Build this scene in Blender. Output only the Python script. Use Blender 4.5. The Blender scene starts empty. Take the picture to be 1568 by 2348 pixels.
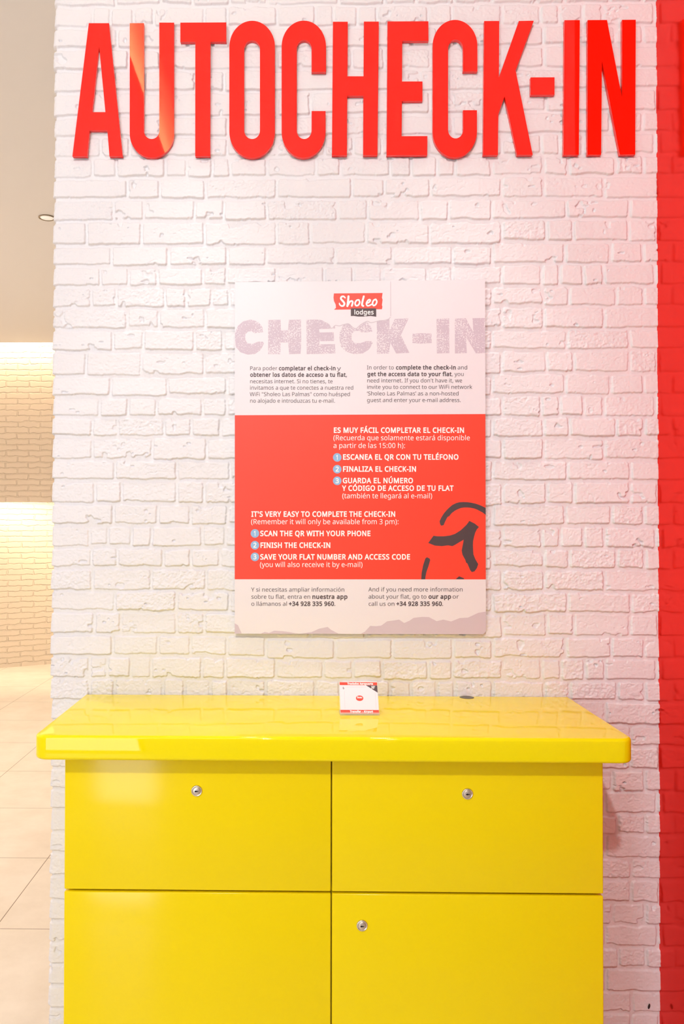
import bpy, bmesh, math, random, json
import numpy as np
from mathutils import Matrix, Vector
from mathutils.geometry import tessellate_polygon, delaunay_2d_cdt

# ------------------------------------------------------------------ camera, sky, lights, exposure
S = bpy.context.scene
COL = S.collection
PI = math.pi
CAM_H, CAM_D = 1.40, 1.94
yaw, pitch, roll, shift_px, shift_py, f_px = [0.014982, 0.013106, -0.002181, -126.479395, 4.281927, 1880.001889]
cam_data = bpy.data.cameras.new('camera')
cam = bpy.data.objects.new('camera', cam_data); COL.objects.link(cam)
cam_data.sensor_fit = 'VERTICAL'; cam_data.sensor_height = 36.0
cam_data.lens = f_px * 36.0 / 2348.0
cam_data.shift_x = -shift_px / 2348.0
cam_data.shift_y = shift_py / 2348.0
cam_data.clip_start = 0.05
base = Matrix(((1, 0, 0), (0, 0, -1), (0, 1, 0)))           # looks along +Y, up is +Z
R = Matrix.Rotation(yaw, 3, 'Z') @ Matrix.Rotation(pitch, 3, 'X') @ Matrix.Rotation(roll, 3, 'Y') @ base
cam.matrix_world = Matrix.Translation((0, -CAM_D, CAM_H)) @ R.to_4x4()
S.camera = cam

S.view_settings.view_transform = 'Standard'
S.view_settings.look = 'None'
S.view_settings.gamma = 1.0
S.view_settings.use_curve_mapping = False
S.view_settings.exposure = -1.03

world = bpy.data.worlds.new('daylight'); S.world = world; world.use_nodes = True
bg = world.node_tree.nodes['Background']
bg.inputs[0].default_value = (0.80, 0.88, 1.0, 1); bg.inputs[1].default_value = 14.5

def lamp(name, kind, loc, energy, color=(1, 1, 1), target=None, **kw):
    d = bpy.data.lights.new(name, kind); d.energy = energy; d.color = color
    for k, v in kw.items(): setattr(d, k, v)
    o = bpy.data.objects.new(name, d); COL.objects.link(o); o.location = loc
    if target is not None:
        o.rotation_euler = (Vector(target) - Vector(loc)).to_track_quat('-Z', 'Y').to_euler()
    return o
WARM = (1.0, 0.72, 0.42)
SOFT = (1.0, 0.96, 0.955)
# the doorway behind the camera lets the sky in
DOOR = (-1.80, -0.96, 0.09, 2.55); BACK_Y = -3.2
portal = lamp('doorway_portal', 'AREA', ((DOOR[0]+DOOR[1])/2, BACK_Y-.1, (DOOR[2]+DOOR[3])/2), 1,
              target=((DOOR[0]+DOOR[1])/2, 5, (DOOR[2]+DOOR[3])/2), shape='RECTANGLE', size=DOOR[1]-DOOR[0], size_y=DOOR[3]-DOOR[2])
portal.data.cycles.is_portal = True
# ceiling spot over the middle of the wall; added soft fill light further left
for x, e in ((-0.25, 310), (0.57, 45)):
    lamp('ceiling_spot', 'SPOT', (x, -3.0, 3.10), e, SOFT, (.2+x*.3, 0, 1.2), spot_size=1.5, spot_blend=.6, shadow_soft_size=.04)
lamp('ceiling_fill', 'AREA', (-0.9, -2.5, 3.03), 26, SOFT, (-0.9, -2.2, 0), shape='RECTANGLE', size=1.2, size_y=.6)
# added fill: narrow spots straight above the counter to brighten its top
for x in (-.24, .37):
    lamp('counter_fill_spot', 'SPOT', (x, -.37, 3.12), 62, (1, .97, .95), (x, -.23, 1.0), spot_size=.72, spot_blend=.7, shadow_soft_size=.045)
# unseen fill light added to brighten the corridor ceiling
lamp('corridor_ceiling_fill', 'AREA', (-4.3, 1.6, 2.3), 75, (1, .87, .82), (-2.4, 1.6, 3.4), shape='RECTANGLE', size=5.0, size_y=.08)
# LED strip lying in the cove of the dropped ceiling
cove = lamp('cove_strip', 'AREA', (-0.645, -1.6, 3.080), 1250, (1.0, .80, .34), (-0.645, -1.6, 3.5), shape='RECTANGLE', size=.02, size_y=3.0)
# corridor strips: ceiling slot and ledge above the far walls
lamp('slot_strip', 'AREA', (-2.6, 5.56, 3.13), 62, (1, .82, .58), (-2.6, 5.66, 2.4), shape='RECTANGLE', size=4.0, size_y=.03)
lamp('ledge_strip', 'AREA', (-2.6, 5.83, 1.72), 95, (1, .84, .60), (-2.6, 6.0, 1.2), shape='RECTANGLE', size=4.0, size_y=.04)
for x, y in ((-2.3, 1.2), (-2.3, 3.4), (-3.6, 2.3)):  # extra spots out of view, added to fill the corridor with light
    lamp('corridor_fill_spot', 'SPOT', (x, y, 3.0), 235, (1, .88, .76), (x, y, 0), spot_size=2.4, spot_blend=.8, shadow_soft_size=.05)

# ------------------------------------------------------------------ helpers
def lin(r, g, b):
    f = lambda c: (c/255/12.92 if c/255 <= .04045 else ((c/255+.055)/1.055)**2.4)
    return (f(r), f(g), f(b), 1)
def mat(name, color, rough=.5, ior=1.5, metal=0.0, bump=None, **kw):
    m = bpy.data.materials.new(name); m.use_nodes = True
    nt = m.node_tree; p = nt.nodes['Principled BSDF']
    p.inputs['Base Color'].default_value = color if len(color) == 4 else (*color, 1)
    p.inputs['Roughness'].default_value = rough; p.inputs['IOR'].default_value = ior; p.inputs['Metallic'].default_value = metal
    for k, v in kw.items(): p.inputs[k].default_value = v
    if bump:
        scale, strength, dist = bump
        tc = nt.nodes.new('ShaderNodeTexCoord'); nz = nt.nodes.new('ShaderNodeTexNoise')
        nz.inputs['Scale'].default_value = scale; nz.inputs['Detail'].default_value = 4
        bp = nt.nodes.new('ShaderNodeBump'); bp.inputs['Strength'].default_value = strength; bp.inputs['Distance'].default_value = dist
        nt.links.new(tc.outputs['Object'], nz.inputs['Vector']); nt.links.new(nz.outputs['Fac'], bp.inputs['Height'])
        nt.links.new(bp.outputs['Normal'], p.inputs['Normal'])
    return m
def link_mesh(name, me, m, parent=None, smooth=False):
    o = bpy.data.objects.new(name, me); COL.objects.link(o)
    for mm in (m if isinstance(m, (list, tuple)) else [m]): me.materials.append(mm)
    if smooth: me.polygons.foreach_set('use_smooth', [True]*len(me.polygons))
    if parent: o.parent = parent
    return o
def obj(name, verts, faces, m, parent=None, smooth=False):
    me = bpy.data.meshes.new(name); me.from_pydata(verts, [], faces); me.update()
    return link_mesh(name, me, m, parent, smooth)
def from_bm(name, bm, m, parent=None, smooth=False):
    me = bpy.data.meshes.new(name); bm.normal_update(); bm.to_mesh(me); bm.free()
    return link_mesh(name, me, m, parent, smooth)
def bx(bm, x0, x1, y0, y1, z0, z1, bevel=0, seg=3, mi=0):
    r = bmesh.ops.create_cube(bm, size=1)
    vs = r['verts']
    for v in vs:
        v.co = Vector(((x0+x1)/2+v.co.x*(x1-x0), (y0+y1)/2+v.co.y*(y1-y0), (z0+z1)/2+v.co.z*(z1-z0)))
    if bevel:
        es = list({e for v in vs for e in v.link_edges})
        bmesh.ops.bevel(bm, geom=es, offset=bevel, segments=seg, affect='EDGES', profile=.5)
    return bm
def box(name, dims, m, parent=None, bevel=0, seg=3):
    o = from_bm(name, bx(bmesh.new(), *dims, bevel, seg), m, parent)
    if bevel: smooth_by_angle(o)
    return o
def smooth_by_angle(o, ang=.7):
    me = o.data
    me.polygons.foreach_set('use_smooth', [True]*len(me.polygons))
    bm = bmesh.new(); bm.from_mesh(me)
    for e in bm.edges:
        e.smooth = not (len(e.link_faces) == 2 and e.calc_face_angle(0) > ang)
    bm.to_mesh(me); bm.free()
def lathe(bm, prof, n=48, axis_y=True, mi=None):
    """profile of (radius, height); spins round the local Y axis, height points to -Y (towards the viewer)"""
    rings = []
    for r, h in prof:
        rings.append([bm.verts.new((r*math.cos(2*PI*i/n), -h, r*math.sin(2*PI*i/n)) if axis_y else (r*math.cos(2*PI*i/n), r*math.sin(2*PI*i/n), h)) for i in range(n)])
    for k, (a, b) in enumerate(zip(rings, rings[1:])):
        for i in range(n):
            f = bm.faces.new((a[i], a[(i+1) % n], b[(i+1) % n], b[i])); f.smooth = True
            if mi: f.material_index = mi[k]
    for ring, k in ((rings[0], 0), (rings[-1], -1)):
        f = bm.faces.new(ring)
        if mi: f.material_index = mi[k]
    bmesh.ops.recalc_face_normals(bm, faces=bm.faces)
    return bm
def structure(o):
    o['kind'] = 'structure'; return o
def tag(o, label, cat, group=None):
    o['label'] = label; o['category'] = cat
    if group: o['group'] = group
    return o
def thing(name, loc, label, cat, group=None):
    o = bpy.data.objects.new(name, None); COL.objects.link(o); o.location = loc; o.empty_display_size = .05
    return tag(o, label, cat, group)
def poly_fill(contours):
    """contours: lists of (u, v); returns flat verts and triangles"""
    flat = [p for c in contours for p in c]
    tris = tessellate_polygon([[Vector((p[0], p[1], 0)) for p in c] for c in contours])
    out = []
    for t in tris:
        a, b, c = (flat[i] for i in t)
        ar = (b[0]-a[0])*(c[1]-a[1])-(b[1]-a[1])*(c[0]-a[0])
        if abs(ar) > 1e-14: out.append(tuple(t) if ar > 0 else tuple(t)[::-1])
    return flat, out

def union_fill(contours):
    """non-zero winding fill, safe for outlines that overlap themselves or each other"""
    vs, es = [], []
    for c in contours:
        k = len(vs); vs += [Vector(p) for p in c]; es += [(k+i, k+(i+1) % len(c)) for i in range(len(c))]
    ov, _, of, _, _, _ = delaunay_2d_cdt(vs, es, [], 0, 1e-6)
    P = np.array([tuple(v) for v in ov]); F = np.array([f for f in of if len(f) == 3])
    cen = P[F].mean(1); wn = np.zeros(len(F), int)
    for c in contours:
        q = np.array([tuple(p) for p in c]); r = np.roll(q, -1, 0)
        for (ax, ay), (bx_, by) in zip(q, r):
            cr = (bx_-ax)*(cen[:, 1]-ay)-(cen[:, 0]-ax)*(by-ay)
            wn += np.where((ay <= cen[:, 1]) & (by > cen[:, 1]) & (cr > 0), 1, 0)-np.where((ay > cen[:, 1]) & (by <= cen[:, 1]) & (cr < 0), 1, 0)
    a = P[F]; ar = (a[:, 1, 0]-a[:, 0, 0])*(a[:, 2, 1]-a[:, 0, 1])-(a[:, 1, 1]-a[:, 0, 1])*(a[:, 2, 0]-a[:, 0, 0])
    return [tuple(p) for p in P], [tuple(int(i) for i in f) for f in F[(wn != 0) & (np.abs(ar) > 1e-10)]]

# ------------------------------------------------------------------ materials
M = {}
M['brick'] = mat('white_painted_brick', (.77, .745, .75), .62, bump=(420, .25, .0012))
M['plaster'] = mat('white_plaster', (.86, .845, .835), .8)
M['yellow_top'] = mat('yellow_gloss_lacquer', (.87, .71, .002), .03, 1.34)
M['yellow'] = mat('yellow_satin_lacquer', (.86, .655, .002), .13, 1.33, bump=(900, .06, .0004))
M['yellow_in'] = mat('yellow_carcass', (.55, .33, .004), .6)
M['letter'] = mat('red_gloss_acrylic', (.88, .008, .001), .025, 1.6)
M['red_wall'] = mat('red_gloss_panel', (.86, .022, .006), .09, 1.4, .5, bump=(60, .03, .002), **{'Specular Tint': (1, .3, .18, 1)})
M['white_print'] = mat('poster_white', lin(229, 221, 224), .45)
M['red_print'] = mat('poster_red', (.86, .048, .018), .45)
M['ink'] = mat('dark_ink', lin(72, 56, 60), .5)
M['white_ink'] = mat('white_ink', lin(250, 244, 242), .5)
M['blue_ink'] = mat('pale_blue_ink', lin(140, 180, 218), .5)
M['lilac_ink'] = mat('lilac_ink', lin(205, 188, 197), .5)
M['crease_ink'] = mat('pale_grey_ink', lin(204, 193, 199), .5)
M['chrome'] = mat('nickel_plated_metal', (.78, .74, .68), .18, metal=1.0)
M['chrome_dull'] = mat('brushed_nickel', (.62, .56, .50), .38, metal=1.0)
M['black'] = mat('black_void', (.012, .01, .01), .7)
M['grommet'] = mat('dark_grey_plastic', (.10, .085, .055), .35)
M['acrylic'] = mat('clear_acrylic', (.95, .97, .97), .03, 1.49, **{'Alpha': .16})
M['ring'] = mat('brushed_ring', (.30, .24, .17), .4, metal=.6)
M['lens'] = mat('opal_lens', (.86, .85, .80), .5, **{'Emission Color': (1, .97, .88, 1), 'Emission Strength': .7})
M['frame'] = mat('dark_door_frame', (.08, .075, .07), .4)
def distressed():
    m = mat('distressed_lilac_ink', (1, 1, 1), .5); nt = m.node_tree; p = nt.nodes['Principled BSDF']
    tc = nt.nodes.new('ShaderNodeTexCoord'); nz = nt.nodes.new('ShaderNodeTexNoise'); n2 = nt.nodes.new('ShaderNodeTexNoise')
    nz.inputs['Scale'].default_value = 330; nz.inputs['Detail'].default_value = 2
    n2.inputs['Scale'].default_value = 22; n2.inputs['Detail'].default_value = 2
    ad = nt.nodes.new('ShaderNodeMath'); ad.operation = 'MULTIPLY_ADD'; ad.inputs[1].default_value = .42
    rp = nt.nodes.new('ShaderNodeValToRGB')
    rp.color_ramp.elements[0].position = .76; rp.color_ramp.elements[0].color = lin(200, 183, 194)
    rp.color_ramp.elements[1].position = .81; rp.color_ramp.elements[1].color = lin(227, 219, 222)
    nt.links.new(tc.outputs['Object'], nz.inputs['Vector']); nt.links.new(tc.outputs['Object'], n2.inputs['Vector'])
    nt.links.new(n2.outputs['Fac'], ad.inputs[0]); nt.links.new(nz.outputs['Fac'], ad.inputs[2])
    nt.links.new(ad.outputs[0], rp.inputs['Fac']); nt.links.new(rp.outputs['Color'], p.inputs['Base Color'])
    return m
M['distressed'] = distressed()
def tile_material():
    m = mat('beige_stone_tile', (1, 1, 1), .3); nt = m.node_tree; p = nt.nodes['Principled BSDF']
    tc = nt.nodes.new('ShaderNodeTexCoord'); sx = nt.nodes.new('ShaderNodeSeparateXYZ')
    nt.links.new(tc.outputs['Object'], sx.inputs[0])
    def math_(op, a, b=None):
        n = nt.nodes.new('ShaderNodeMath'); n.operation = op
        for i, v in enumerate((a, b)):
            if v is None: continue
            if isinstance(v, (int, float)): n.inputs[i].default_value = v
            else: nt.links.new(v, n.inputs[i])
        return n.outputs[0]
    def joint(s, off):
        fr = math_('FRACT', math_('DIVIDE', math_('ADD', s, off), .6))
        return math_('GREATER_THAN', math_('ABSOLUTE', math_('SUBTRACT', fr, .5)), .5-.0026)
    g = math_('MAXIMUM', joint(sx.outputs['X'], 1.05+12), joint(sx.outputs['Y'], -.9+12))
    nz = nt.nodes.new('ShaderNodeTexNoise'); nz.inputs['Scale'].default_value = 5; nz.inputs['Detail'].default_value = 8; nz.inputs['Roughness'].default_value = .65
    nt.links.new(tc.outputs['Object'], nz.inputs['Vector'])
    rp = nt.nodes.new('ShaderNodeValToRGB')
    rp.color_ramp.elements[0].position = .3; rp.color_ramp.elements[0].color = (.66, .57, .46, 1)
    rp.color_ramp.elements[1].position = .7; rp.color_ramp.elements[1].color = (.78, .69, .58, 1)
    nt.links.new(nz.outputs['Fac'], rp.inputs['Fac'])
    mx = nt.nodes.new('ShaderNodeMix'); mx.data_type = 'RGBA'
    nt.links.new(g, mx.inputs['Factor']); nt.links.new(rp.outputs['Color'], mx.inputs[6]); mx.inputs[7].default_value = (.16, .10, .06, 1)
    nt.links.new(mx.outputs[2], p.inputs['Base Color'])
    return m
M['tile'] = tile_material()
def far_brick():
    m = mat('cream_thin_brick', (.76, .63, .48), .8); nt = m.node_tree; p = nt.nodes['Principled BSDF']
    tc = nt.nodes.new('ShaderNodeTexCoord'); mp = nt.nodes.new('ShaderNodeMapping'); mp.inputs['Rotation'].default_value = (-PI/2, 0, 0)
    nz = nt.nodes.new('ShaderNodeTexNoise'); nz.inputs['Scale'].default_value = 14; nz.inputs['Detail'].default_value = 3
    mixv = nt.nodes.new('ShaderNodeMix'); mixv.data_type = 'VECTOR'; mixv.inputs['Factor'].default_value = .035
    br = nt.nodes.new('ShaderNodeTexBrick'); br.inputs['Scale'].default_value = 1; br.inputs['Brick Width'].default_value = .21; br.inputs['Row Height'].default_value = .052
    br.inputs['Mortar Size'].default_value = .007; br.inputs['Mortar Smooth'].default_value = .6
    br.inputs['Color1'].default_value = (1, 1, 1, 1); br.inputs['Color2'].default_value = (.55, .55, .55, 1); br.inputs['Mortar'].default_value = (0, 0, 0, 1)
    bp = nt.nodes.new('ShaderNodeBump'); bp.inputs['Strength'].default_value = .9; bp.inputs['Distance'].default_value = .012
    nt.links.new(tc.outputs['Object'], mp.inputs['Vector']); nt.links.new(tc.outputs['Object'], nz.inputs['Vector'])
    nt.links.new(mp.outputs['Vector'], mixv.inputs[4]); nt.links.new(nz.outputs['Color'], mixv.inputs[5])
    nt.links.new(mixv.outputs[1], br.inputs['Vector']); nt.links.new(br.outputs['Color'], bp.inputs['Height'])
    nt.links.new(bp.outputs['Normal'], p.inputs['Normal'])
    return m
M['far_brick'] = far_brick()

# ------------------------------------------------------------------ the setting
XL, XR = -0.5837, 0.8427            # the brick pillar wall
SOF, SOF_X, CEIL = 3.05, -0.613, 3.145
structure(box('floor', (-5.0, 2.8, BACK_Y-.2, 7.2, -.05, 0), M['tile']))
# brick relief: two moulded panels A and B, six courses each
ROWS = {'A': [0, .164, .329, .498, .686, .845, 1], 'B': [0, .156, .331, .49, .666, .831, 1]}
JOINTS = {'A': [[0, 113, 170, 283, 332, 391, 432], [23, 196, 270, 376], [0, 163, 233, 352, 418], [23, 101, 229, 375], [0, 158, 290, 427], [23, 133, 199, 265, 371, 426]],
          'B': [[0, 117, 175, 282, 345, 412], [23, 118, 255, 381], [0, 170, 313, 434], [23, 124, 185, 312, 376], [0, 166, 270, 344, 430], [23, 112, 154, 208, 254, 371, 425]]}
PH, PZ0, PX0, PW = 0.30986, CAM_H+0.56339, -0.6115, 0.5331
def panel_kind(col, k):              # k counts panels down from the one that starts at PZ0
    if col == 2: return 'B'
    if col == 1: return 'B' if k < -2 else 'A'
    return 'B' if (k in (1, 2) or k < -2) else 'A'
def vnoise(nu, nv, cu, cv, rng):
    gu, gv = int(nu/cu)+3, int(nv/cv)+3
    g = rng.random((gv, gu)).astype(np.float32)*2-1
    u = np.arange(nu)/cu; v = np.arange(nv)/cv
    iu, iv = u.astype(int), v.astype(int); fu, fv = u-iu, v-iv
    fu = fu*fu*(3-2*fu); fv = fv*fv*(3-2*fv)
    top = g[iv][:, iu]*(1-fu)+g[iv][:, iu+1]*fu
    bot = g[iv+1][:, iu]*(1-fu)+g[iv+1][:, iu+1]*fu
    return top*(1-fv)[:, None]+bot*fv[:, None]
def brick_wall():
    rng = np.random.default_rng(23)
    step = .0015; side = .12
    nu = int((XR-XL+side)/step)+1; nv = int(CEIL/step)+1
    s = np.linspace(-side, XR-XL, nu); z = np.linspace(0, CEIL, nv)
    SS, ZZ = np.meshgrid(s, z)
    mm = .001/step
    n_lo = vnoise(nu, nv, 34*mm, 22*mm, rng); n_mid = vnoise(nu, nv, 11*mm, 8*mm, rng); n_hi = vnoise(nu, nv, 5*mm, 4*mm, rng); n_f = vnoise(nu, nv, 2.2*mm, 2.2*mm, rng)
    n_w1 = vnoise(nu, nv, 45*mm, 30*mm, rng); n_w2 = vnoise(nu, nv, 26*mm, 40*mm, rng); n_big = vnoise(nu, nv, 130*mm, 60*mm, rng)
    wx = SS+.0014*n_w1+.0006*n_mid; wz = ZZ+.0022*n_w2+.0007*n_mid
    H = np.full(SS.shape, -1.0, np.float32)
    D = np.full(SS.shape, -.02, np.float32); T = np.zeros(SS.shape, np.float32); A = np.zeros(SS.shape, np.float32); RO = np.zeros(SS.shape, np.float32)
    kmax = int((PZ0)/PH)+2
    for k in range(-5, kmax):
        ztop = PZ0-k*PH
        for col in range(-1, 3):
            kind = panel_kind(max(col, 0), k); rows = ROWS[kind]
            for r in range(6):
                z1, z0 = ztop-rows[r]*PH, ztop-rows[r+1]*PH
                if z1 < -.05 or z0 > CEIL+.05: continue
                js = JOINTS[kind][r]; nxt = 517+(23 if js[0] == 23 else 0)
                for q, j in enumerate(js):
                    xa = PX0+(col*517+j)/517*PW; xb = PX0+(col*517+(js[q+1] if q+1 < len(js) else nxt))/517*PW
                    sa, sb = xa-XL, xb-XL
                    if sb < -side or sa > XR-XL: continue
                    if sa < .03 and sb > .03: sa = -.075 if r % 2 else -.14      # corner bricks wrap round the edge
                    elif sb <= .03: continue
                    i0, i1 = max(0, np.searchsorted(s, sa-.008)), min(nu, np.searchsorted(s, sb+.008))
                    j0, j1 = max(0, np.searchsorted(z, z0-.008)), min(nv, np.searchsorted(z, z1+.008))
                    if i1 <= i0 or j1 <= j0: continue
                    X = wx[j0:j1, i0:i1]; Z = wz[j0:j1, i0:i1]
                    jit = rng.normal(0, 1, 6)
                    mu = .0026+.0006*abs(jit[1]); dl = X-sa-mu; dr = sb-X-mu; db = Z-z0-.0058-.0012*jit[0]; dt = z1-Z-.0020-.0006*jit[1]
                    dx = np.minimum(dl, dr); dz = np.minimum(db, dt)
                    rad = .0045
                    d = np.minimum(np.minimum(dx, dz), rad-np.hypot(np.maximum(rad-dx, 0), np.maximum(rad-dz, 0)))
                    better = d > D[j0:j1, i0:i1]
                    D[j0:j1, i0:i1] = np.where(better, d, D[j0:j1, i0:i1])
                    tilt = (.5-(Z-z0)/(z1-z0))*(.0025+.0008*jit[2])+((X-sa)/(sb-sa)-.5)*.0012*jit[3]
                    T[j0:j1, i0:i1] = np.where(better, tilt, T[j0:j1, i0:i1])
                    A[j0:j1, i0:i1] = np.where(better, .0046*(1+.18*jit[4]), A[j0:j1, i0:i1])
                    RO[j0:j1, i0:i1] = np.where(better, (.5+1.2*rng.random()) if jit[5] < 1.1 else 3.0, RO[j0:j1, i0:i1])
    chip = np.clip((n_lo*.8+n_mid*.45+.12*n_hi-.57)*3, 0, 1)
    d = D-.0085*chip*np.clip(1.25-D/.011, 0, 1)+.0004*n_hi+.0003*n_f
    t = np.clip(d/.0026+.15, 0, 1); t = t*t*(3-2*t)
    H = t*(A+T+RO*(.00020*n_hi+.00018*n_mid+.00016*n_f)+.0008*n_big)
    H += (.00035*n_hi+.0002*n_f+.0005*n_lo)*(1-.4*t)
    # long soft cracks on some bricks
    crack = np.abs(n_big*.6+n_lo*.5+.25*n_mid-.12)
    H -= t*.0011*np.clip(1-crack/.035, 0, 1)*(n_w1 > .15)
    # shape round the left corner
    rc = .006
    x = np.where(SS >= 0, XL+SS, XL); y = np.where(SS >= 0, 0, -SS)
    ang = np.clip((SS+rc)/(2*rc), 0, 1)*PI/2            # 0 on the side, pi/2 on the front
    nx, ny = -np.cos(ang), -np.sin(ang)
    cx, cy = XL+rc, rc
    inside = np.abs(SS) < rc
    x = np.where(inside, cx+nx*rc, x); y = np.where(inside, cy+ny*rc, y)
    co = np.stack([x+nx*H, y+ny*H, ZZ], -1).reshape(-1, 3).astype(np.float32)
    ii = np.arange(nu-1)[None, :]+np.arange(nv-1)[:, None]*nu
    quads = np.stack([ii, ii+1, ii+1+nu, ii+nu], -1).reshape(-1, 4)
    me = bpy.data.meshes.new('wall_front')
    me.vertices.add(len(co)); me.vertices.foreach_set('co', co.ravel())
    nq = len(quads)
    me.loops.add(nq*4); me.loops.foreach_set('vertex_index', quads.ravel().astype(np.int32))
    me.polygons.add(nq); me.polygons.foreach_set('loop_start', np.arange(0, nq*4, 4, dtype=np.int32))
    me.polygons.foreach_set('use_smooth', np.ones(nq, bool))
    me.update(calc_edges=True)
    o = structure(link_mesh('wall_front', me, M['brick']))
    # solid core behind the moulded face
    box('wall_core', (XL+.004, XR+.02, .004, .30, 0, CEIL), M['brick'], o)
    return o
wall_front = brick_wall()
# a dark chipped spot low on the wall beside the red panel
bm = bmesh.new(); bmesh.ops.create_uvsphere(bm, u_segments=16, v_segments=8, radius=1)
for v in bm.verts: v.co = Vector((.8164+v.co.x*.0026+v.co.z*.0012, -.0045+v.co.y*.0016, .2807+v.co.z*.0062))
from_bm('chipped_spot', bm, M['black'], wall_front, True)

structure(box('wall_right', (XR, XR+.06, -.60, 0.0, 0, CEIL), M['red_wall']))
structure(box('wall_right_far', (2.6, 2.7, BACK_Y, 1.0, 0, CEIL), M['plaster']))
structure(box('wall_right_front', (XR+.06, 2.7, .0, .1, 0, CEIL), M['plaster']))
structure(box('wall_corridor_end', (XR+.02, XR+.1, .30, 7.0, 0, CEIL), M['plaster']))
structure(box('wall_left', (-4.6, -4.5, BACK_Y, 7.0, 0, CEIL), M['plaster']))
bm = bmesh.new()
for dims in ((-4.6, DOOR[0], 0, CEIL), (DOOR[1], 2.7, 0, CEIL), (DOOR[0], DOOR[1], DOOR[3], CEIL), (DOOR[0], DOOR[1], 0, DOOR[2])):
    bx(bm, dims[0], dims[1], BACK_Y-.12, BACK_Y, dims[2], dims[3])
structure(from_bm('wall_back', bm, M['plaster']))
# the ceiling: dropped part to the left of the pillar, raised part with a cove in front of it
bm = bmesh.new()
bx(bm, -4.6, SOF_X, BACK_Y, 5.46, SOF, SOF+.025)
bx(bm, SOF_X-.02, SOF_X, BACK_Y, .0, SOF+.025, SOF+.04)
bx(bm, -.74, -.72, BACK_Y, 0.3, SOF+.025, CEIL)
bx(bm, -.74, 2.7, BACK_Y, 7.0, CEIL, CEIL+.05)
bx(bm, SOF_X, XR+.1, .30, 5.46, SOF, SOF+.025)
bx(bm, -4.6, XR+.1, 5.40, 7.0, CEIL, CEIL+.05)
bx(bm, -4.6, XR+.1, 5.40, 5.46, SOF+.025, CEIL)
structure(from_bm('ceiling', bm, M['plaster']))
structure(box('wall_far_upper', (-4.6, XR+.1, 5.66, 5.76, 1.605, CEIL), M['far_brick']))
bm = bmesh.new()
P3 = [(-4.6, 5.98), (-2.95, 5.985), (-1.2, 6.95)]
vs = []
for dy in (0, .1):
    for x, y in P3: vs += [(x, y+dy, 0), (x, y+dy, 2.2)]
fs = []
for i in (0, 1): fs += [(2*i, 2*i+2, 2*i+3, 2*i+1), (6+2*i, 6+2*i+1, 6+2*i+3, 6+2*i+2), (2*i+1, 2*i+3, 6+2*i+3, 6+2*i+1), (2*i, 6+2*i, 6+2*i+2, 2*i+2)]
fs += [(0, 1, 7, 6), (4, 10, 11, 5)]
lo = structure(obj('wall_far_lower', vs, fs, M['far_brick']))
bm.free()
structure(box('wall_far_end', (-1.3, XR+.1, 6.9, 7.0, 0, CEIL), M['plaster']))
structure(box('wall_far_back', (-4.6, XR+.1, 6.98, 7.05, 0, CEIL), M['plaster']))
# door frame of the bright doorway behind the camera
bm = bmesh.new(); fw = .05
for dims in ((DOOR[0], DOOR[0]+fw, DOOR[2], DOOR[3]), (DOOR[1]-fw, DOOR[1], DOOR[2], DOOR[3]), (DOOR[0], DOOR[1], DOOR[3]-fw, DOOR[3])):
    bx(bm, dims[0], dims[1], BACK_Y-.10, BACK_Y-.04, dims[2], dims[3])
structure(from_bm('door_1', bm, M['frame']))

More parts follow.
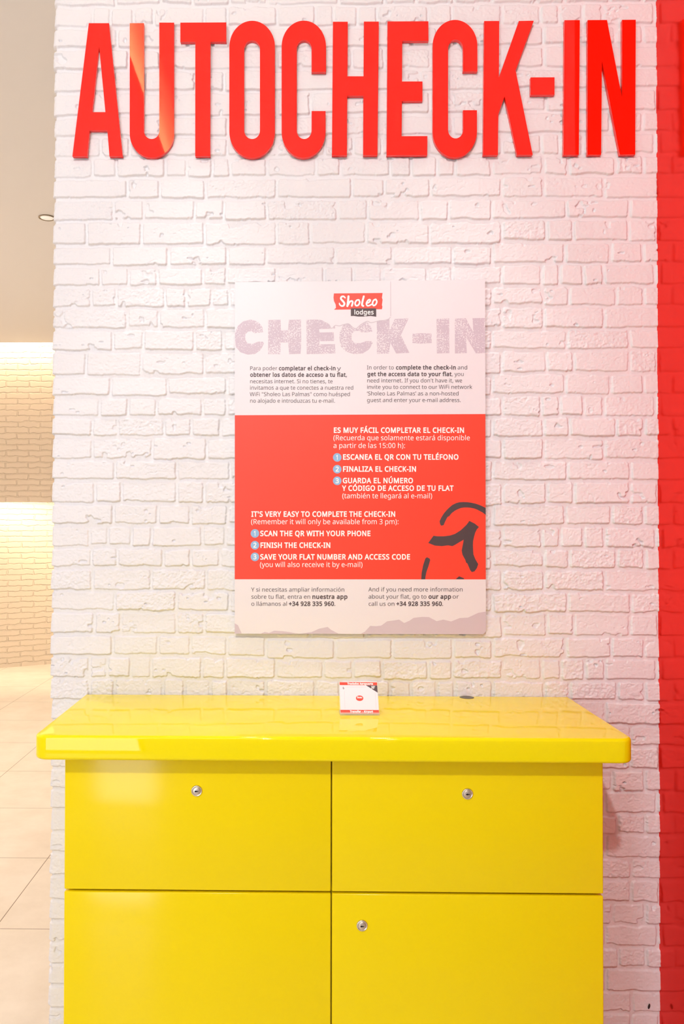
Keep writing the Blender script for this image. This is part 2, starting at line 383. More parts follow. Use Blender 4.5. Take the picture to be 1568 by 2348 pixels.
# ------------------------------------------------------------------ the sign letters
LET = json.loads('''{"A":[[-0.5017,2.5901,-0.4537,2.5898,-0.4197,2.2716,-0.4509,2.2717,-0.4561,2.3335,-0.4987,2.3337,-0.5037,2.272,-0.5392,2.2721],[-0.4768,2.5337,-0.4611,2.3773,-0.4924,2.3774]],"U":[[-0.4043,2.5894,-0.4031,2.326,-0.4027,2.3195,-0.4017,2.3131,-0.4001,2.3069,-0.3978,2.3009,-0.3949,2.2952,-0.3914,2.2899,-0.3875,2.285,-0.383,2.2807,-0.3782,2.2769,-0.373,2.2738,-0.3675,2.2713,-0.3618,2.2695,-0.356,2.2683,-0.3501,2.268,-0.3442,2.2683,-0.3384,2.2693,-0.3327,2.2711,-0.3273,2.2736,-0.3221,2.2767,-0.3173,2.2804,-0.3129,2.2847,-0.309,2.2895,-0.3056,2.2948,-0.3028,2.3004,-0.3006,2.3064,-0.2989,2.3126,-0.298,2.319,-0.2977,2.3255,-0.2987,2.59,-0.3339,2.5903,-0.3328,2.3319,-0.3331,2.3281,-0.3341,2.3244,-0.3358,2.321,-0.3381,2.3181,-0.3408,2.3157,-0.344,2.3139,-0.3474,2.3128,-0.3509,2.3124,-0.3545,2.3128,-0.3579,2.3139,-0.3611,2.3158,-0.3638,2.3182,-0.3661,2.3212,-0.3678,2.3246,-0.3689,2.3282,-0.3692,2.3321,-0.3704,2.5892]],"T":[[-0.2839,2.5899,-0.1748,2.5896,-0.1746,2.544,-0.2121,2.544,-0.2117,2.2711,-0.2475,2.2712,-0.2481,2.544,-0.2837,2.5442]],"O":[[-0.1674,2.531,-0.1671,2.538,-0.1661,2.5449,-0.1645,2.5516,-0.1622,2.5581,-0.1592,2.5642,-0.1558,2.5699,-0.1517,2.5751,-0.1472,2.5797,-0.1423,2.5837,-0.137,2.5871,-0.1314,2.5897,-0.1256,2.5916,-0.1196,2.5928,-0.1135,2.5931,-0.1075,2.5927,-0.1015,2.5915,-0.0957,2.5895,-0.0901,2.5868,-0.0848,2.5833,-0.0798,2.5792,-0.0753,2.5745,-0.0712,2.5693,-0.0677,2.5636,-0.0648,2.5574,-0.0624,2.5509,-0.0607,2.5442,-0.0597,2.5373,-0.0594,2.5303,-0.0589,2.3282,-0.0592,2.3212,-0.0602,2.3144,-0.0618,2.3077,-0.0641,2.3012,-0.0671,2.2951,-0.0705,2.2895,-0.0746,2.2843,-0.0791,2.2797,-0.084,2.2757,-0.0893,2.2723,-0.0948,2.2697,-0.1006,2.2678,-0.1066,2.2666,-0.1126,2.2663,-0.1187,2.2667,-0.1247,2.2679,-0.1305,2.2698,-0.1361,2.2725,-0.1414,2.2759,-0.1463,2.28,-0.1509,2.2846,-0.1549,2.2899,-0.1584,2.2956,-0.1614,2.3017,-0.1637,2.3082,-0.1654,2.3149,-0.1664,2.3218,-0.1668,2.3287],[-0.1321,2.5256,-0.132,2.5279,-0.1316,2.5302,-0.131,2.5324,-0.1302,2.5346,-0.1292,2.5366,-0.128,2.5385,-0.1266,2.5403,-0.1251,2.5418,-0.1234,2.5431,-0.1216,2.5443,-0.1196,2.5451,-0.1176,2.5458,-0.1156,2.5462,-0.1135,2.5463,-0.1114,2.5461,-0.1093,2.5457,-0.1073,2.5451,-0.1054,2.5442,-0.1035,2.543,-0.1018,2.5417,-0.1003,2.5401,-0.0989,2.5383,-0.0976,2.5364,-0.0966,2.5344,-0.0958,2.5322,-0.0952,2.53,-0.0949,2.5277,-0.0948,2.5253,-0.0943,2.3319,-0.0944,2.3296,-0.0947,2.3273,-0.0953,2.3251,-0.0961,2.3229,-0.0971,2.3209,-0.0983,2.319,-0.0997,2.3173,-0.1012,2.3157,-0.1029,2.3144,-0.1047,2.3133,-0.1067,2.3124,-0.1087,2.3118,-0.1107,2.3114,-0.1128,2.3113,-0.1149,2.3114,-0.117,2.3118,-0.119,2.3125,-0.1209,2.3134,-0.1227,2.3145,-0.1244,2.3158,-0.126,2.3174,-0.1274,2.3191,-0.1286,2.321,-0.1296,2.3231,-0.1304,2.3252,-0.131,2.3275,-0.1314,2.3298,-0.1315,2.3321]],"C":[[0.0615,2.4701,0.0274,2.4703,0.0273,2.5254,0.027,2.5294,0.026,2.5333,0.0243,2.5369,0.0222,2.5401,0.0195,2.5427,0.0165,2.5446,0.0132,2.5458,0.0098,2.5463,0.0063,2.5459,0.003,2.5447,0.0,2.5428,-0.0026,2.5403,-0.0048,2.5371,-0.0064,2.5335,-0.0074,2.5297,-0.0077,2.5256,-0.0073,2.3315,-0.007,2.3274,-0.006,2.3235,-0.0044,2.3199,-0.0022,2.3168,0.0005,2.3142,0.0035,2.3123,0.0068,2.3111,0.0102,2.3107,0.0136,2.311,0.0169,2.3122,0.0199,2.3141,0.0226,2.3167,0.0247,2.3198,0.0264,2.3234,0.0273,2.3273,0.0277,2.3313,0.0276,2.3772,0.0606,2.377,0.0607,2.3278,0.0604,2.3209,0.0594,2.314,0.0578,2.3073,0.0556,2.3009,0.0528,2.2948,0.0495,2.2891,0.0456,2.2839,0.0413,2.2793,0.0365,2.2753,0.0314,2.272,0.0261,2.2693,0.0205,2.2674,0.0148,2.2663,0.0089,2.2659,0.0031,2.2663,-0.0026,2.2675,-0.0082,2.2695,-0.0136,2.2722,-0.0187,2.2756,-0.0234,2.2796,-0.0278,2.2843,-0.0317,2.2895,-0.0351,2.2952,-0.0379,2.3013,-0.0401,2.3078,-0.0418,2.3145,-0.0428,2.3214,-0.0431,2.3283,-0.0436,2.5306,-0.0432,2.5376,-0.0423,2.5445,-0.0407,2.5512,-0.0384,2.5577,-0.0356,2.5638,-0.0322,2.5694,-0.0283,2.5746,-0.0239,2.5793,-0.0191,2.5833,-0.0139,2.5866,-0.0085,2.5893,-0.0028,2.5912,0.003,2.5923,0.0088,2.5927,0.0147,2.5922,0.0205,2.591,0.0262,2.589,0.0316,2.5863,0.0368,2.5829,0.0416,2.5788,0.046,2.5741,0.0499,2.5689,0.0533,2.5632,0.0562,2.557,0.0585,2.5505,0.0601,2.5438,0.0611,2.5369,0.0614,2.5299]],"H":[[0.0777,2.5895,0.1127,2.5893,0.112,2.4593,0.1501,2.4591,0.1508,2.5893,0.186,2.5891,0.1829,2.2713,0.1492,2.2715,0.1497,2.4129,0.1116,2.4132,0.111,2.2714,0.0758,2.2715]],"E":[[0.2065,2.5893,0.3029,2.5889,0.3029,2.5426,0.2411,2.5427,0.2407,2.4462,0.2889,2.446,0.2887,2.3995,0.2404,2.3996,0.2397,2.3164,0.3005,2.3163,0.3,2.271,0.2045,2.271]],"C2":[[0.418,2.469,0.3843,2.4692,0.3843,2.5239,0.384,2.5279,0.383,2.5318,0.3813,2.5354,0.3792,2.5385,0.3765,2.5411,0.3735,2.5431,0.3702,2.5443,0.3667,2.5447,0.3633,2.5443,0.36,2.5432,0.357,2.5413,0.3543,2.5387,0.3521,2.5356,0.3505,2.532,0.3495,2.5281,0.3491,2.5241,0.349,2.3311,0.3494,2.3271,0.3504,2.3232,0.352,2.3196,0.3542,2.3165,0.3568,2.3139,0.3599,2.312,0.3632,2.3108,0.3666,2.3104,0.37,2.3107,0.3733,2.3119,0.3764,2.3138,0.379,2.3163,0.3812,2.3195,0.3828,2.323,0.3838,2.3269,0.3842,2.3309,0.3842,2.3772,0.4169,2.377,0.4168,2.3268,0.4165,2.3199,0.4155,2.3131,0.4139,2.3064,0.4117,2.3,0.4088,2.2939,0.4055,2.2883,0.4016,2.2831,0.3972,2.2785,0.3925,2.2745,0.3874,2.2711,0.382,2.2685,0.3764,2.2666,0.3706,2.2655,0.3648,2.2651,0.359,2.2655,0.3532,2.2667,0.3476,2.2687,0.3422,2.2714,0.3371,2.2747,0.3324,2.2788,0.328,2.2834,0.3241,2.2886,0.3207,2.2943,0.3179,2.3004,0.3157,2.3069,0.3141,2.3136,0.3131,2.3204,0.3128,2.3274,0.3128,2.5299,0.3131,2.5369,0.3141,2.5438,0.3158,2.5505,0.318,2.5569,0.3209,2.563,0.3243,2.5686,0.3282,2.5738,0.3326,2.5784,0.3375,2.5824,0.3426,2.5858,0.3481,2.5884,0.3538,2.5903,0.3596,2.5914,0.3655,2.5918,0.3714,2.5914,0.3772,2.5901,0.3828,2.5882,0.3883,2.5855,0.3935,2.5821,0.3983,2.578,0.4027,2.5733,0.4066,2.5681,0.41,2.5624,0.4128,2.5562,0.4151,2.5498,0.4167,2.5431,0.4177,2.5362,0.418,2.5292]],"K":[[0.4341,2.5886,0.4693,2.5885,0.4685,2.455,0.5154,2.5882,0.5506,2.5886,0.5077,2.4705,0.5474,2.2707,0.511,2.2707,0.4818,2.409,0.467,2.3671,0.4659,2.2707,0.4311,2.2707]],"-":[[0.5427,2.4541,0.5988,2.454,0.5987,2.4128,0.5427,2.4129]],"I":[[0.6226,2.5893,0.6584,2.5893,0.6553,2.2703,0.6194,2.2702]],"N":[[0.6767,2.5893,0.7219,2.5891,0.7568,2.4044,0.7574,2.5891,0.7892,2.5892,0.7869,2.2702,0.7511,2.27,0.71,2.492,0.7073,2.27,0.6753,2.27]]}''')
def sign_letter(key, label):
    cs = [[(c[i], c[i+1]) for i in range(0, len(c), 2)] for c in LET[key]]
    flat, tris = poly_fill(cs); n = len(flat)
    cx = sum(p[0] for p in flat)/n; zb = min(p[1] for p in flat)
    y0, y1 = -.015, -.0050
    vs = [(p[0]-cx, 0, p[1]-zb) for p in flat]+[(p[0]-cx, y1-y0, p[1]-zb) for p in flat]
    fs = [t for t in tris]+[tuple(i+n for i in t[::-1]) for t in tris]
    o = 0
    for c in cs:
        m_ = len(c)
        for i in range(m_):
            a_, b_ = o+i, o+(i+1) % m_
            fs.append((a_, a_+n, b_+n, b_))
        o += m_
    ob = obj('sign_letter' if key != '-' else 'sign_hyphen', vs, fs, M['letter'])
    bm = bmesh.new(); bm.from_mesh(ob.data); bmesh.ops.recalc_face_normals(bm, faces=bm.faces); bm.to_mesh(ob.data); bm.free()
    ob.location = (cx, y0, zb)
    tag(ob, label, 'letter', 'letters of the AUTOCHECK-IN sign')
for key, label in (('A', 'big red acrylic letter A beginning the sign on the brick wall'),
                   ('U', 'big red acrylic letter U with an orange gold reflection'),
                   ('T', 'big red acrylic letter T between the U and the O'),
                   ('O', 'big red acrylic letter O in the wall sign'),
                   ('C', 'big red acrylic letter C between the O and the H'),
                   ('H', 'big red acrylic letter H in the wall sign'),
                   ('E', 'big red acrylic letter E in the wall sign'),
                   ('C2', 'big red acrylic letter C between the E and the K'),
                   ('K', 'big red acrylic letter K before the hyphen'),
                   ('-', 'red acrylic hyphen between the K and the I of the wall sign'),
                   ('I', 'big red acrylic letter I after the hyphen'),
                   ('N', 'big red acrylic letter N ending the sign beside the red wall')):
    sign_letter(key, label)

